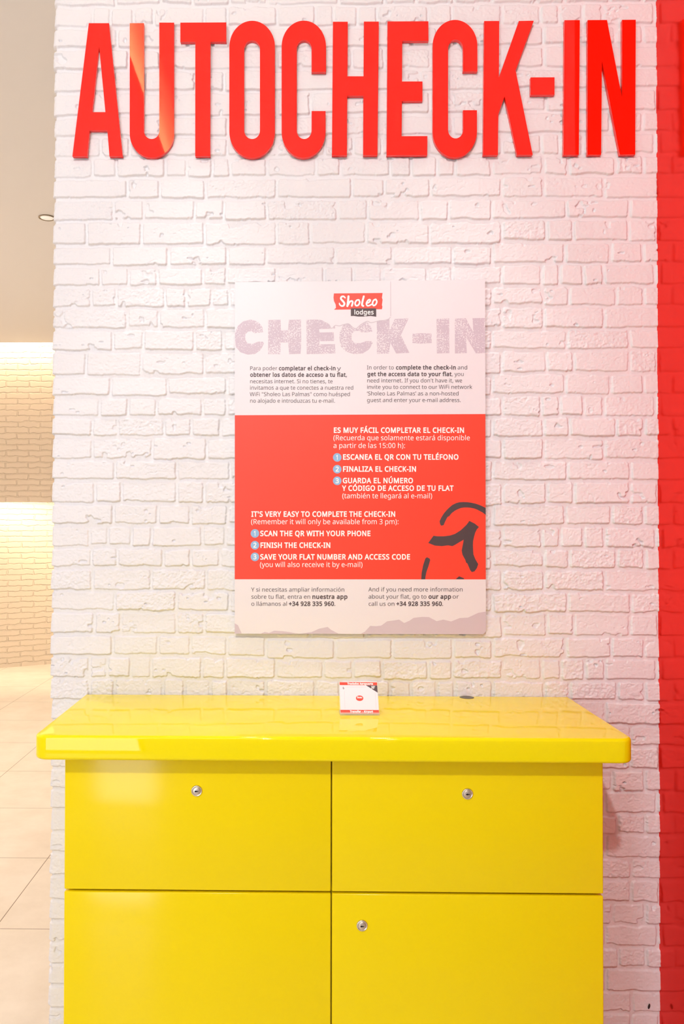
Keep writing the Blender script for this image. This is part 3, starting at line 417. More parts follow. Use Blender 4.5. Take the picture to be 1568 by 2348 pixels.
# ------------------------------------------------------------------ lettering for the printed pieces
GL = json.loads('''{"\\"":[571,[[224,1000,196,639,119,639,91,1000],[480,1000,452,639,375,639,347,1000]]],"'":[315,[[224,1000,196,639,119,639,91,1000]]],"(":[420,[[56,384,61,497,78,608,106,715,146,817,198,912,262,1000,378,1000,292,862,230,710,193,550,181,385,186,278,203,171,231,66,269,-34,318,-130,377,-221,262,-221,198,-135,146,-41,106,59,78,164,61,273]]],")":[420,[[364,384,359,273,342,164,315,59,275,-41,223,-135,158,-221,43,-221,103,-130,151,-34,189,66,217,171,234,278,239,385,234,495,217,604,189,710,151,812,102,910,42,1000,158,1000,223,912,275,817,315,715,342,608,359,497]]],"+":[801,[[450,543,728,543,728,444,450,444,450,155,349,155,349,444,70,444,70,543,349,543,349,833,450,833]]],",":[375,[[269,147,237,41,194,-74,148,-181,57,-181,85,-67,109,54,127,162,259,162]]],"-":[451,[[56,321,56,430,395,430,395,321]]],".":[375,[[101,76,107,120,126,148,154,164,186,169,220,164,249,148,268,120,275,76,268,32,249,3,220,-14,186,-20,154,-14,126,3,107,32]]],"0":[801,[[732,501,728,386,714,284,691,196,656,123,610,64,553,21,482,-5,399,-14,329,-7,267,13,214,48,150,123,104,225,78,352,69,501,77,652,102,779,144,880,207,954,261,988,325,1009,399,1015,470,1009,532,988,585,954,650,880,696,779,723,652],[192,501,197,376,212,273,239,193,278,137,312,111,352,96,399,91,467,102,520,136,560,192,587,272,603,376,608,501,603,627,587,729,560,808,520,865,487,890,446,905,399,910,352,905,312,890,278,865,239,808,212,729,197,627]]],"1":[801,[[497,0,377,0,377,699,377,768,380,820,382,871,342,833,296,794,189,707,125,790,395,1000,497,1000]]],"2":[801,[[728,0,67,0,67,102,329,367,457,501,502,560,535,617,555,676,562,741,556,792,540,833,513,866,456,898,385,909,317,903,257,884,201,854,144,814,78,896,120,928,165,957,214,980,267,999,324,1010,385,1014,472,1006,546,982,606,943,651,890,678,825,688,748,680,672,655,601,617,533,566,466,431,324,223,118,223,112,728,112]]],"3":[801,[[690,766,684,703,665,650,635,605,593,570,542,544,483,527,483,521,557,506,616,481,662,445,695,400,715,346,721,284,711,202,681,130,629,69,555,24,459,-5,338,-14,262,-11,192,-2,126,15,63,41,63,155,129,128,199,107,270,94,339,90,420,95,485,113,533,142,566,182,586,230,592,287,584,344,560,389,519,422,464,445,394,459,312,464,216,464,216,569,314,569,390,575,452,592,500,621,536,659,557,705,564,758,559,803,543,840,515,870,458,900,382,910,332,908,286,900,244,887,205,870,130,826,69,910,128,950,201,983,286,1006,381,1014,477,1006,554,983,614,944,657,893,682,834]]],"4":[801,[[773,227,627,227,627,0,508,0,508,227,29,227,29,332,500,1006,627,1006,627,338,773,338],[508,653,509,719,511,776,513,827,515,874,510,874,482,817,450,765,150,338,508,338]]],"5":[801,[[385,613,481,605,563,578,630,536,680,478,711,406,721,319,710,223,676,141,622,75,548,26,456,-4,347,-14,273,-11,202,0,140,17,88,41,88,157,144,129,211,109,281,95,349,91,418,97,478,114,527,144,564,186,588,240,595,307,589,367,568,417,535,457,487,486,424,504,345,510,255,503,174,489,112,528,150,1000,651,1000,651,888,255,888,231,598,296,608]]],"6":[801,[[77,427,80,513,89,598,105,680,130,757,165,828,211,890,270,942,342,981,430,1006,535,1014,600,1011,633,1007,658,1001,658,896,602,909,538,913,449,905,377,881,319,843,275,793,243,732,221,664,208,589,200,508,209,508,232,540,262,569,297,592,340,611,389,622,445,626,527,617,597,590,655,547,699,487,726,412,735,322,725,225,696,143,649,76,586,27,509,-4,417,-14,348,-7,284,13,226,46,176,94,134,156,103,232,84,322],[416,90,471,96,519,115,559,146,589,191,607,250,613,322,601,408,565,473,528,505,479,523,420,529,359,523,305,502,262,471,229,433,209,390,202,346,205,300,215,255,232,212,256,172,286,138,323,112,366,95]]],"8":[801,[[399,1014,482,1007,555,987,615,953,660,906,689,847,699,775,692,718,673,669,643,627,604,590,558,558,508,529,567,498,620,463,666,423,701,377,724,323,731,259,721,181,690,114,642,60,576,20,496,-6,403,-14,304,-6,221,18,155,57,107,110,78,176,69,255,76,319,97,374,131,421,174,461,223,494,276,522,229,552,187,586,151,624,124,668,107,718,101,776,111,847,140,905,186,952,246,986,318,1007],[189,254,195,208,212,167,241,132,282,106,335,89,401,84,463,89,515,106,557,132,587,168,605,210,611,258,604,304,585,344,554,379,512,410,461,438,401,464,378,472,321,444,275,415,238,382,211,345,195,302],[398,915,328,905,271,877,243,849,227,813,221,770,227,723,246,683,275,651,312,624,405,577,451,599,492,623,527,651,554,684,571,724,577,770,572,813,555,849,528,877,471,905]]],"9":[801,[[728,573,725,488,716,403,700,320,675,243,640,172,594,110,535,58,462,19,374,-6,269,-14,204,-11,170,-6,143,0,143,105,202,92,266,87,356,95,428,119,485,157,529,207,562,266,584,335,597,411,604,490,595,490,571,459,542,431,506,408,464,389,415,378,357,374,277,383,207,410,149,453,106,513,79,587,70,676,80,774,110,857,158,924,221,973,299,1004,389,1014,458,1007,522,987,580,953,630,905,671,843,702,768,722,678],[389,910,335,904,288,885,247,853,216,808,198,750,192,678,204,592,239,526,276,495,324,477,384,471,446,477,500,498,544,529,576,567,597,610,604,654,600,699,590,744,574,788,550,828,520,862,483,888,439,905]]],":":[375,[[101,76,107,120,126,148,154,164,186,169,220,164,249,148,268,120,275,76,268,32,249,3,220,-14,186,-20,154,-14,126,3,107,32],[101,675,107,720,126,749,154,765,186,770,220,765,249,749,268,720,275,675,268,632,249,602,220,585,186,580,154,585,126,602,107,632]]],"A":[895,[[763,0,643,310,246,310,127,0,0,0,391,1004,504,1004,894,0],[493,724,479,765,460,826,445,874,431,817,415,765,402,724,289,422,605,422]]],"B":[910,[[422,1000,586,986,705,945,758,899,790,835,801,752,796,697,779,648,752,606,715,572,668,547,611,531,611,524,671,510,725,487,770,455,805,412,827,355,835,284,824,200,793,130,742,74,673,33,588,8,487,0,136,0,136,1000],[447,574,524,579,582,593,623,616,650,648,666,688,671,738,664,788,645,827,613,856,537,883,427,892,262,892,262,574],[262,469,262,106,464,106,543,112,605,129,648,158,677,196,695,242,700,294,695,344,677,387,646,421,600,447,537,464,454,469]]],"C":[885,[[564,903,488,897,420,876,361,842,311,796,271,738,242,669,224,589,218,500,228,385,257,286,305,205,372,146,458,109,563,97,627,99,688,108,803,136,803,27,746,8,687,-4,622,-12,545,-14,405,2,290,49,227,97,176,157,137,228,98,355,85,501,93,610,117,709,156,796,209,871,277,932,360,977,456,1005,566,1014,641,1010,714,999,782,980,842,955,791,849,742,869,688,887,629,899]]],"D":[1022,[[937,510,921,355,875,228,827,159,768,102,696,57,568,14,415,0,136,0,136,1000,444,1000,585,986,706,944,774,901,831,846,877,779,922,658],[804,506,793,627,760,724,706,798,631,851,537,882,426,892,262,892,262,108,398,108,522,119,623,152,702,208,759,286,793,385]]],"E":[779,[[695,0,136,0,136,1000,695,1000,695,889,262,889,262,577,669,577,669,468,262,468,262,111,695,111]]],"F":[727,[[262,0,136,0,136,1000,695,1000,695,889,262,889,262,535,668,535,668,424,262,424]]],"G":[1020,[[570,528,916,528,916,38,834,15,752,-1,664,-11,564,-14,421,2,303,48,237,96,183,155,141,226,99,352,85,500,101,646,147,772,194,843,253,902,324,950,452,998,604,1014,685,1010,763,999,835,980,902,955,854,846,798,868,735,887,667,899,597,903,486,891,392,854,317,795,262,715,228,616,217,500,227,388,256,289,305,208,377,146,472,108,594,95,655,97,706,102,790,119,790,416,570,416]]],"H":[1038,[[901,0,775,0,775,466,262,466,262,0,136,0,136,1000,262,1000,262,577,775,577,775,1000,901,1000]]],"I":[475,[[417,0,56,0,56,73,174,99,174,899,56,927,56,1000,417,1000,417,927,300,899,300,99,417,73]]],"K":[867,[[867,0,718,0,364,478,262,388,262,0,136,0,136,1000,262,1000,262,507,347,602,434,697,704,1000,852,1000,455,564]]],"L":[734,[[136,0,136,1000,262,1000,262,112,699,112,699,0]]],"M":[1270,[[577,0,248,877,242,877,247,805,251,711,252,606,252,0,136,0,136,1000,322,1000,630,181,636,181,950,1000,1134,1000,1134,0,1010,0,1010,615,1011,712,1015,803,1020,875,1014,875,681,0]]],"N":[1064,[[929,0,782,0,246,831,241,831,246,754,250,660,252,559,252,0,136,0,136,1000,282,1000,815,172,821,172,817,239,813,338,811,436,811,1000,929,1000]]],"O":[1094,[[1008,501,1001,391,979,291,942,203,891,127,826,67,747,22,654,-5,548,-14,438,-5,343,23,264,68,199,128,149,203,113,291,92,392,85,503,98,647,136,772,175,843,226,902,289,951,364,987,450,1008,549,1015,687,999,801,952,864,903,915,844,956,772,995,647],[218,501,227,384,254,284,298,204,362,144,445,107,548,95,651,107,733,144,796,204,840,284,867,384,875,501,867,618,840,717,797,798,735,857,652,893,549,905,446,893,362,856,298,798,254,718,227,619]]],"P":[847,[[401,1000,519,991,615,966,686,923,736,865,766,792,776,706,771,645,756,588,729,534,689,486,635,446,566,415,480,396,377,389,262,389,262,0,136,0,136,1000],[389,892,262,892,262,497,363,497,450,502,521,518,576,544,615,583,638,634,646,700,639,759,618,807,584,845,535,871,470,887]]],"Q":[1094,[[1008,501,1000,385,975,280,935,188,878,112,806,53,717,11,957,-238,776,-238,583,-13,565,-13,548,-14,438,-5,343,23,264,68,199,128,149,203,113,291,92,392,85,503,98,647,136,772,175,843,226,902,289,951,364,987,450,1008,549,1015,687,999,801,952,864,903,915,844,956,772,995,647],[218,501,227,384,254,284,298,204,362,144,445,107,548,95,651,107,733,144,796,204,840,284,867,384,875,501,867,618,840,717,797,798,735,857,652,893,549,905,446,893,362,856,298,798,254,718,227,619]]],"R":[871,[[412,1000,525,992,617,968,687,929,737,874,766,803,776,716,769,643,746,583,713,535,672,498,625,470,576,448,850,0,703,0,461,413,262,413,262,0,136,0,136,1000],[405,891,262,891,262,520,412,520,486,525,545,541,590,568,621,605,639,653,646,710,639,769,620,815,587,849,541,873,480,886]]],"S":[769,[[703,268,692,185,660,116,607,60,536,20,448,-6,346,-14,239,-8,146,8,106,19,71,34,71,154,128,133,197,113,273,100,352,95,420,100,476,115,520,139,552,171,571,210,577,256,572,301,556,339,527,371,484,401,423,431,342,462,281,487,229,513,185,543,148,576,120,613,100,655,88,704,84,759,94,833,125,896,173,946,237,983,315,1006,403,1014,482,1010,555,999,620,981,679,958,640,850,586,871,527,888,465,900,401,903,343,899,296,885,259,863,232,834,217,798,211,758,217,711,232,674,260,642,301,613,357,586,430,556,511,523,579,487,633,446,672,398,695,339]]],"T":[779,[[452,0,326,0,326,889,14,889,14,1000,763,1000,763,889,452,889]]],"U":[1024,[[896,353,886,254,854,166,801,91,726,34,628,-2,507,-14,393,-3,298,31,223,88,169,162,137,252,126,356,126,1000,252,1000,252,352,259,276,281,213,317,162,368,125,434,103,514,95,596,103,662,128,711,167,745,219,765,282,772,353,772,1000,896,1000]]],"V":[840,[[840,1000,483,0,357,0,0,1000,132,1000,357,359,384,280,404,208,420,140,436,209,457,282,483,361,707,1000]]],"W":[1303,[[1284,1000,1018,0,891,0,696,655,679,716,664,775,652,823,646,853,641,823,630,775,616,715,598,651,409,0,282,0,17,1000,148,1000,304,389,319,326,333,264,343,206,352,151,361,209,373,270,388,333,405,396,581,1000,711,1000,895,392,913,327,929,263,940,204,950,151,961,225,978,305,999,391,1153,1000]]],"Y":[793,[[396,508,657,1000,793,1000,459,388,459,0,333,0,333,382,0,1000,137,1000]]],"Z":[801,[[746,0,53,0,53,95,580,888,70,888,70,1000,732,1000,732,905,206,112,746,112]]],"a":[786,[[403,763,487,757,555,737,606,703,643,655,665,591,672,511,672,0,583,0,559,106,553,106,520,69,487,39,450,15,408,-1,359,-11,301,-14,237,-8,180,10,132,40,95,83,72,140,64,209,74,278,104,335,153,382,222,416,313,438,424,448,552,452,552,497,547,553,534,597,511,627,462,655,396,664,339,659,284,646,185,606,147,699,201,724,263,744,332,759],[440,363,321,349,246,318,216,288,198,251,192,207,196,169,209,138,230,115,274,93,329,85,389,91,442,109,487,138,522,179,543,233,550,300,550,367]]],"b":[861,[[242,805,240,716,235,651,242,651,280,695,331,731,395,755,475,763,562,752,637,720,700,666,747,590,775,494,784,375,775,257,746,160,699,84,637,29,562,-3,475,-14,395,-6,331,18,280,54,242,95,232,95,207,0,119,0,119,1064,242,1064],[454,661,382,654,328,631,288,593,262,539,247,468,242,380,242,374,254,252,288,162,327,121,383,96,457,88,518,96,568,121,607,162,644,253,657,377,644,501,607,590,568,629,517,653]]],"c":[672,[[420,-14,326,-4,243,27,174,78,121,153,88,250,77,371,89,497,123,597,178,672,249,724,333,755,429,765,485,762,539,753,588,740,626,724,588,622,510,646,466,654,426,657,357,649,301,625,258,585,228,529,210,459,204,373,210,290,228,220,258,165,300,125,353,100,419,92,477,96,527,105,572,119,613,136,613,27,574,9,530,-4,480,-11]]],"d":[861,[[385,-14,298,-3,223,29,161,83,114,159,86,256,77,374,86,492,115,590,162,666,224,721,299,754,387,765,442,761,489,750,529,733,564,710,594,683,619,654,627,654,623,708,619,765,619,1064,742,1064,742,0,643,0,625,101,619,101,594,70,564,43,529,19,488,1,440,-10],[405,88,476,95,532,117,572,153,608,235,620,350,620,373,609,496,574,588,535,629,478,654,403,662,343,654,293,627,254,583,217,491,204,371,217,252,254,162,293,121,343,96]]],"e":[790,[[409,765,499,754,575,723,636,672,681,604,709,522,718,426,718,352,204,352,213,273,235,209,270,158,317,121,375,98,444,91,511,94,571,104,627,121,685,143,685,35,628,13,571,-2,510,-11,438,-14,338,-3,250,29,177,84,123,159,88,255,77,370,87,484,118,581,168,659,235,717,316,753],[408,664,353,658,306,639,268,607,227,539,207,450,590,450,585,510,570,562,545,604,511,637,465,657]]],"f":[482,[[465,655,276,655,276,0,153,0,153,655,21,655,21,713,153,755,153,798,160,886,181,955,217,1007,265,1043,325,1064,396,1071,439,1070,478,1064,542,1046,510,950,458,964,428,969,398,971,360,966,330,952,306,929,283,876,276,800,276,751,465,751]]],"g":[861,[[385,765,456,758,519,737,574,701,620,651,627,651,644,751,742,751,742,-13,733,-110,706,-191,660,-254,595,-300,511,-327,406,-336,328,-333,257,-324,193,-309,136,-289,136,-175,194,-200,261,-218,334,-230,413,-234,473,-228,524,-209,565,-177,596,-135,614,-83,620,-22,620,7,622,55,625,99,619,99,575,49,522,14,459,-7,387,-14,297,-3,221,31,159,88,113,165,86,261,77,374,86,485,113,580,159,659,221,718,296,753],[402,661,344,653,295,627,256,586,228,529,210,458,204,373,217,250,256,160,295,120,345,95,405,87,458,91,503,102,540,120,570,148,593,184,609,228,619,282,622,345,622,374,616,466,599,539,569,594,527,632,471,654]]],"h":[866,[[242,752,240,697,235,647,244,647,271,683,304,711,342,734,385,750,431,760,478,763,561,756,630,735,683,698,721,646,744,576,752,489,752,0,630,0,630,480,620,560,590,616,557,641,515,656,462,661,387,653,331,630,290,591,263,537,247,469,242,388,242,0,119,0,119,1064,242,1064]]],"i":[361,[[242,751,242,0,119,0,119,751],[182,1032,209,1027,232,1013,248,989,254,954,248,919,232,895,209,880,182,875,154,880,130,895,114,919,109,954,114,989,130,1013,154,1027]]],"j":[361,[[31,-336,-31,-331,-77,-319,-77,-220,-34,-230,15,-234,56,-228,90,-209,112,-174,119,-116,119,751,242,751,242,-112,237,-177,220,-232,192,-277,151,-310,98,-329],[109,954,114,989,130,1013,154,1027,182,1032,209,1027,232,1013,248,989,254,954,248,919,232,895,209,880,182,875,154,880,130,895,114,919]]],"k":[748,[[241,508,239,450,235,387,241,387,266,419,300,461,331,497,570,751,714,751,410,430,735,0,587,0,326,350,241,276,241,0,119,0,119,1064,241,1064]]],"l":[361,[[242,0,119,0,119,1064,242,1064]]],"m":[1310,[[943,765,1020,757,1084,736,1133,700,1168,647,1189,577,1196,489,1196,0,1074,0,1074,483,1065,561,1037,616,1008,641,969,656,922,661,856,654,804,633,765,598,730,521,718,415,718,0,597,0,597,483,592,537,580,582,559,617,529,641,491,656,443,661,375,653,324,630,286,591,261,538,247,471,242,389,242,0,119,0,119,751,218,751,237,648,244,648,270,684,302,714,338,736,378,752,421,762,465,765,545,757,610,734,660,695,695,639,702,639,746,695,805,734,872,757]]],"n":[866,[[480,765,563,757,630,736,683,700,722,647,744,577,752,489,752,0,630,0,630,480,620,560,590,616,557,641,515,656,462,661,388,653,330,630,290,591,254,506,242,389,242,0,119,0,119,751,218,751,237,648,244,648,272,684,306,714,345,736,388,752,433,762]]],"o":[847,[[772,377,766,288,747,211,717,144,677,88,627,44,567,12,498,-8,422,-14,350,-8,284,12,225,44,175,88,134,144,103,211,84,288,77,377,88,492,119,588,170,664,239,719,325,753,426,765,522,753,606,719,675,664,728,588,761,492],[204,377,210,294,228,223,257,166,300,123,355,97,424,88,493,97,549,123,592,166,621,223,638,294,644,377,638,460,620,529,591,585,548,627,493,652,423,661,353,653,298,627,256,585,217,495]]],"p":[861,[[476,765,563,754,637,722,700,668,747,593,775,496,784,377,775,259,746,162,700,85,638,30,562,-3,475,-14,421,-10,373,1,331,19,296,41,267,67,242,95,234,95,239,35,242,-28,242,-336,119,-336,119,751,220,751,237,648,242,648,267,679,296,707,331,731,372,749,420,761],[454,661,386,654,332,632,292,596,265,546,249,481,242,401,242,377,247,291,262,220,288,163,328,122,384,97,457,88,519,98,569,126,608,171,635,229,651,299,657,378,644,494,607,584,568,627,517,653]]],"q":[861,[[619,-15,620,43,626,101,618,101,579,57,529,20,464,-6,382,-14,297,-3,224,29,162,83,115,159,86,256,77,374,87,492,116,590,163,666,225,721,301,754,387,765,467,756,531,731,581,694,620,648,626,648,644,751,742,751,742,-336,619,-336],[406,88,476,95,530,116,571,152,598,202,614,268,620,347,620,373,609,498,573,589,533,630,476,654,403,662,342,654,292,627,254,583,217,491,204,371,217,253,254,163,293,122,344,97]]],"r":[578,[[469,765,515,763,557,756,542,643,502,650,461,653,418,648,378,634,341,613,308,583,281,547,260,504,247,455,242,401,242,0,119,0,119,751,220,751,234,613,239,613,266,654,297,690,333,721,374,744,419,760]]],"s":[671,[[608,207,599,140,571,85,527,42,468,11,394,-8,308,-14,235,-11,173,-1,120,14,73,34,73,146,122,124,181,104,246,90,311,85,392,93,447,116,470,138,484,165,489,196,485,223,473,246,452,269,418,291,370,315,304,342,236,370,179,398,133,429,99,465,78,510,71,566,80,624,106,674,149,713,239,752,353,765,419,761,481,751,539,735,592,714,550,616,451,650,398,660,345,664,278,658,229,639,207,621,194,599,189,573,194,544,207,520,232,499,268,478,382,430,449,403,504,375,549,344,581,307,601,262]]],"t":[506,[[370,87,427,92,475,102,475,8,451,-1,419,-8,349,-14,292,-9,240,6,195,34,160,77,137,138,129,218,129,655,22,655,22,714,130,763,179,923,252,923,252,751,469,751,469,655,252,655,252,221,260,162,285,120,323,95]]],"u":[866,[[746,751,746,0,646,0,627,99,622,99,595,64,560,35,521,13,478,-2,432,-11,384,-14,301,-7,233,15,180,51,141,104,118,173,111,259,111,751,235,751,235,268,245,189,276,133,308,108,350,93,402,88,477,96,534,120,576,159,603,212,618,280,623,360,623,751]]],"v":[711,[[284,0,0,751,132,751,291,308,315,239,338,167,352,109,357,109,373,168,397,241,420,308,580,751,711,751,426,0]]],"w":[1101,[[604,424,587,482,572,537,560,585,552,623,546,623,539,585,527,536,513,481,496,423,361,1,221,1,15,752,143,752,246,352,268,270,285,191,296,127,301,127,311,169,323,223,337,279,352,329,485,752,619,752,748,329,768,261,787,190,798,129,804,129,814,188,833,267,854,352,959,752,1085,752,877,1,732,1]]],"y":[714,[[1,751,133,751,296,324,321,251,343,183,359,119,364,119,391,211,429,325,581,751,714,751,391,-104,362,-169,328,-226,289,-273,242,-307,185,-329,118,-336,59,-333,15,-325,15,-227,53,-232,98,-235,138,-231,173,-219,202,-200,227,-173,248,-140,265,-102,304,-3]]],"z":[658,[[604,0,55,0,55,81,458,655,78,655,78,751,594,751,594,658,196,95,604,95]]],"Á":[895,[[763,0,643,310,246,310,127,0,0,0,391,1004,504,1004,894,0],[493,724,479,765,460,826,445,874,431,817,415,765,402,724,289,422,605,422],[653,1308,616,1261,564,1202,506,1145,452,1098,371,1098,371,1115,417,1178,465,1253,504,1322,653,1322]]],"É":[779,[[695,0,136,0,136,1000,695,1000,695,889,262,889,262,577,669,577,669,468,262,468,262,111,695,111],[634,1308,598,1261,546,1202,488,1145,434,1098,353,1098,353,1115,398,1178,447,1253,486,1322,634,1322]]],"Ó":[1094,[[1008,501,1001,391,979,291,942,203,891,127,826,67,747,22,654,-5,548,-14,438,-5,343,23,264,68,199,128,149,203,113,291,92,392,85,503,98,647,136,772,175,843,226,902,289,951,364,987,450,1008,549,1015,687,999,801,952,864,903,915,844,956,772,995,647],[218,501,227,384,254,284,298,204,362,144,445,107,548,95,651,107,733,144,796,204,840,284,867,384,875,501,867,618,840,717,797,798,735,857,652,893,549,905,446,893,362,856,298,798,254,718,227,619],[755,1308,718,1261,666,1202,609,1145,555,1098,473,1098,473,1115,519,1178,567,1253,606,1322,755,1322]]],"Ú":[1024,[[896,353,886,254,854,166,801,91,726,34,628,-2,507,-14,393,-3,298,31,223,88,169,162,137,252,126,356,126,1000,252,1000,252,352,259,276,281,213,317,162,368,125,434,103,514,95,596,103,662,128,711,167,745,219,765,282,772,353,772,1000,896,1000],[720,1308,683,1261,631,1202,574,1145,520,1098,438,1098,438,1115,484,1178,532,1253,571,1322,720,1322]]],"á":[786,[[403,763,487,757,555,737,606,703,643,655,665,591,672,511,672,0,583,0,559,106,553,106,520,69,487,39,450,15,408,-1,359,-11,301,-14,237,-8,180,10,132,40,95,83,72,140,64,209,74,278,104,335,153,382,222,416,313,438,424,448,552,452,552,497,547,553,534,597,511,627,462,655,396,664,339,659,284,646,185,606,147,699,201,724,263,744,332,759],[440,363,321,349,246,318,216,288,198,251,192,207,196,169,209,138,230,115,274,93,329,85,389,91,442,109,487,138,522,179,543,233,550,300,550,367],[601,1059,564,1011,512,953,454,896,401,849,319,849,319,866,365,929,413,1004,452,1073,601,1073]]],"é":[790,[[409,765,499,754,575,723,636,672,681,604,709,522,718,426,718,352,204,352,213,273,235,209,270,158,317,121,375,98,444,91,511,94,571,104,627,121,685,143,685,35,628,13,571,-2,510,-11,438,-14,338,-3,250,29,177,84,123,159,88,255,77,370,87,484,118,581,168,659,235,717,316,753],[408,664,353,658,306,639,268,607,227,539,207,450,590,450,585,510,570,562,545,604,511,637,465,657],[606,1059,570,1011,518,953,460,896,406,849,325,849,325,866,370,929,419,1004,458,1073,606,1073]]],"ó":[847,[[772,377,766,288,747,211,717,144,677,88,627,44,567,12,498,-8,422,-14,350,-8,284,12,225,44,175,88,134,144,103,211,84,288,77,377,88,492,119,588,170,664,239,719,325,753,426,765,522,753,606,719,675,664,728,588,761,492],[204,377,210,294,228,223,257,166,300,123,355,97,424,88,493,97,549,123,592,166,621,223,638,294,644,377,638,460,620,529,591,585,548,627,493,652,423,661,353,653,298,627,256,585,217,495],[632,1059,595,1011,543,953,485,896,431,849,350,849,350,866,396,929,444,1004,483,1073,632,1073]]],"‘":[245,[[17,672,49,779,92,894,137,1000,228,1000,202,886,176,765,158,657,25,657]]],"’":[245,[[228,985,196,878,153,764,108,657,17,657,37,741,57,831,74,920,87,1000,218,1000]]]," ":[364,[]]}''')
CACHE = {}
def glyph(c):
    if c not in CACHE:
        adv, cs = GL[c]
        pts = [[(q[i]/1000, q[i+1]/1000) for i in range(0, len(q), 2)] for q in cs]
        CACHE[c] = (adv/1000, pts, union_fill(pts) if pts else ([], []))
    return CACHE[c]
def embolden(pts, w):
    """push a glyph outline outwards by w (holes shrink, as their winding is reversed)"""
    n = len(pts); out = []
    for i in range(n):
        (ax, ay), (bx_, by), (cx, cy) = pts[i-1], pts[i], pts[(i+1) % n]
        d1 = Vector((bx_-ax, by-ay)); d2 = Vector((cx-bx_, cy-by))
        if d1.length < 1e-9 or d2.length < 1e-9: continue
        n1 = Vector((-d1.y, d1.x)).normalized(); n2 = Vector((-d2.y, d2.x)).normalized()
        m_ = n1+n2; l = m_.length
        m_ = m_/l if l > .2 else n1
        k = min(1/max(m_.dot(n1), .3), 1.6)
        out.append((bx_+m_.x*w*k, by+m_.y*w*k))
    return out
BOLD = {}
def bold_glyph(c, w):
    if (c, w) not in BOLD:
        adv, pts, fill = glyph(c)
        area = lambda q: sum(q[i-1][0]*q[i][1]-q[i][0]*q[i-1][1] for i in range(len(q)))
        sg = -1 if pts and area(max(pts, key=lambda q: abs(area(q)))) > 0 else 1
        BOLD[(c, w)] = union_fill([embolden(q, w*sg) for q in pts]) if pts else ([], [])
    return BOLD[(c, w)]
def ribbon(pts, w, closed=True):
    vs, fs = [], []
    n = len(pts)
    for i in range(n if closed else n-1):
        (ax, ay), (bx_, by) = pts[i], pts[(i+1) % n]
        dx, dy = bx_-ax, by-ay; l = math.hypot(dx, dy)
        if l < 1e-9: continue
        dx, dy = dx/l*w, dy/l*w; k = len(vs)
        vs += [(ax-dx*.6+dy, ay-dy*.6-dx), (bx_+dx*.6+dy, by+dy*.6-dx), (bx_+dx*.6-dy, by+dy*.6+dx), (ax-dx*.6-dy, ay-dy*.6+dx)]
        fs.append((k, k+1, k+2, k+3))
    return vs, fs
def run_width(text): return sum(glyph(c)[0] for c in text)
class Flat:
    """collects flat shapes on one printed surface; to3(u, v, layer) gives the point"""
    def __init__(self, to3, layer): self.v, self.f, self.to3, self.layer, self.pend = [], [], to3, layer, []
    def add(self, vs, fs):
        k = len(self.v); self.v += [self.to3(p[0], p[1], self.layer) for p in vs]; self.f += [tuple(i+k for i in f) for f in fs]
    def poly(self, *contours): self.add(*poly_fill(list(contours)))
    def disc(self, cx, cy, r, n=28, ry=None):
        self.add([(cx+r*math.cos(2*PI*i/n), cy+(ry or r)*math.sin(2*PI*i/n)) for i in range(n)], [tuple(range(n))])
    def text(self, text, x0, x1, base, cap, bold=0.0, up=-1):
        text0 = text.rstrip(); tr = bold*1.3; sx = (x1-x0)/(run_width(text0)+tr*(len(text0)-1)-.2+2*bold)
        x = x0-(.1-bold)*sx
        for c in text:
            adv, pts, (fv, ff) = glyph(c)
            if bold: fv, ff = bold_glyph(c, bold)
            self.add([(x+p[0]*sx, base+up*p[1]*cap) for p in fv], ff)
            x += (adv+tr)*sx
    def stroke(self, pts, widths, sub=8):
        P = [Vector(p) for p in pts]; n = len(P); smp = []
        for i in range(n-1):
            p0, p1, p2, p3 = P[max(i-1, 0)], P[i], P[i+1], P[min(i+2, n-1)]
            for j in range(sub+(i == n-2)):
                t = j/sub
                q = .5*((2*p1)+(p2-p0)*t+(2*p0-5*p1+4*p2-p3)*t*t+(3*p1-p0-3*p2+p3)*t**3)
                smp.append((q.x, q.y, widths[i]*(1-t)+widths[i+1]*t))
        L_, R_ = [], []
        for i, (x, y, w) in enumerate(smp):
            a_, b_ = smp[max(i-1, 0)], smp[min(i+1, len(smp)-1)]
            dx, dy = b_[0]-a_[0], b_[1]-a_[1]; l = math.hypot(dx, dy) or 1
            L_.append((x-dy/l*w/2, y+dx/l*w/2)); R_.append((x+dy/l*w/2, y-dx/l*w/2))
        cs = [[R_[i], R_[i+1], L_[i+1], L_[i]] for i in range(len(smp)-1)]
        for x, y, w in (smp[0], smp[-1]): cs.append([(x+w/2*math.cos(2*PI*i/14), y+w/2*math.sin(2*PI*i/14)) for i in range(14)])
        self.pend += cs
    def flush(self):
        if self.pend: self.add(*union_fill(self.pend)); self.pend = []
    def build(self, name, m, parent, matrix_inv=None):
        self.flush(); vs = self.v
        ob = obj(name, vs, self.f, m, parent)
        bm = bmesh.new(); bm.from_mesh(ob.data)
        bm.normal_update()
        for f in bm.faces:
            if f.normal.y > 0: f.normal_flip()
        bm.to_mesh(ob.data); bm.free()
        return ob

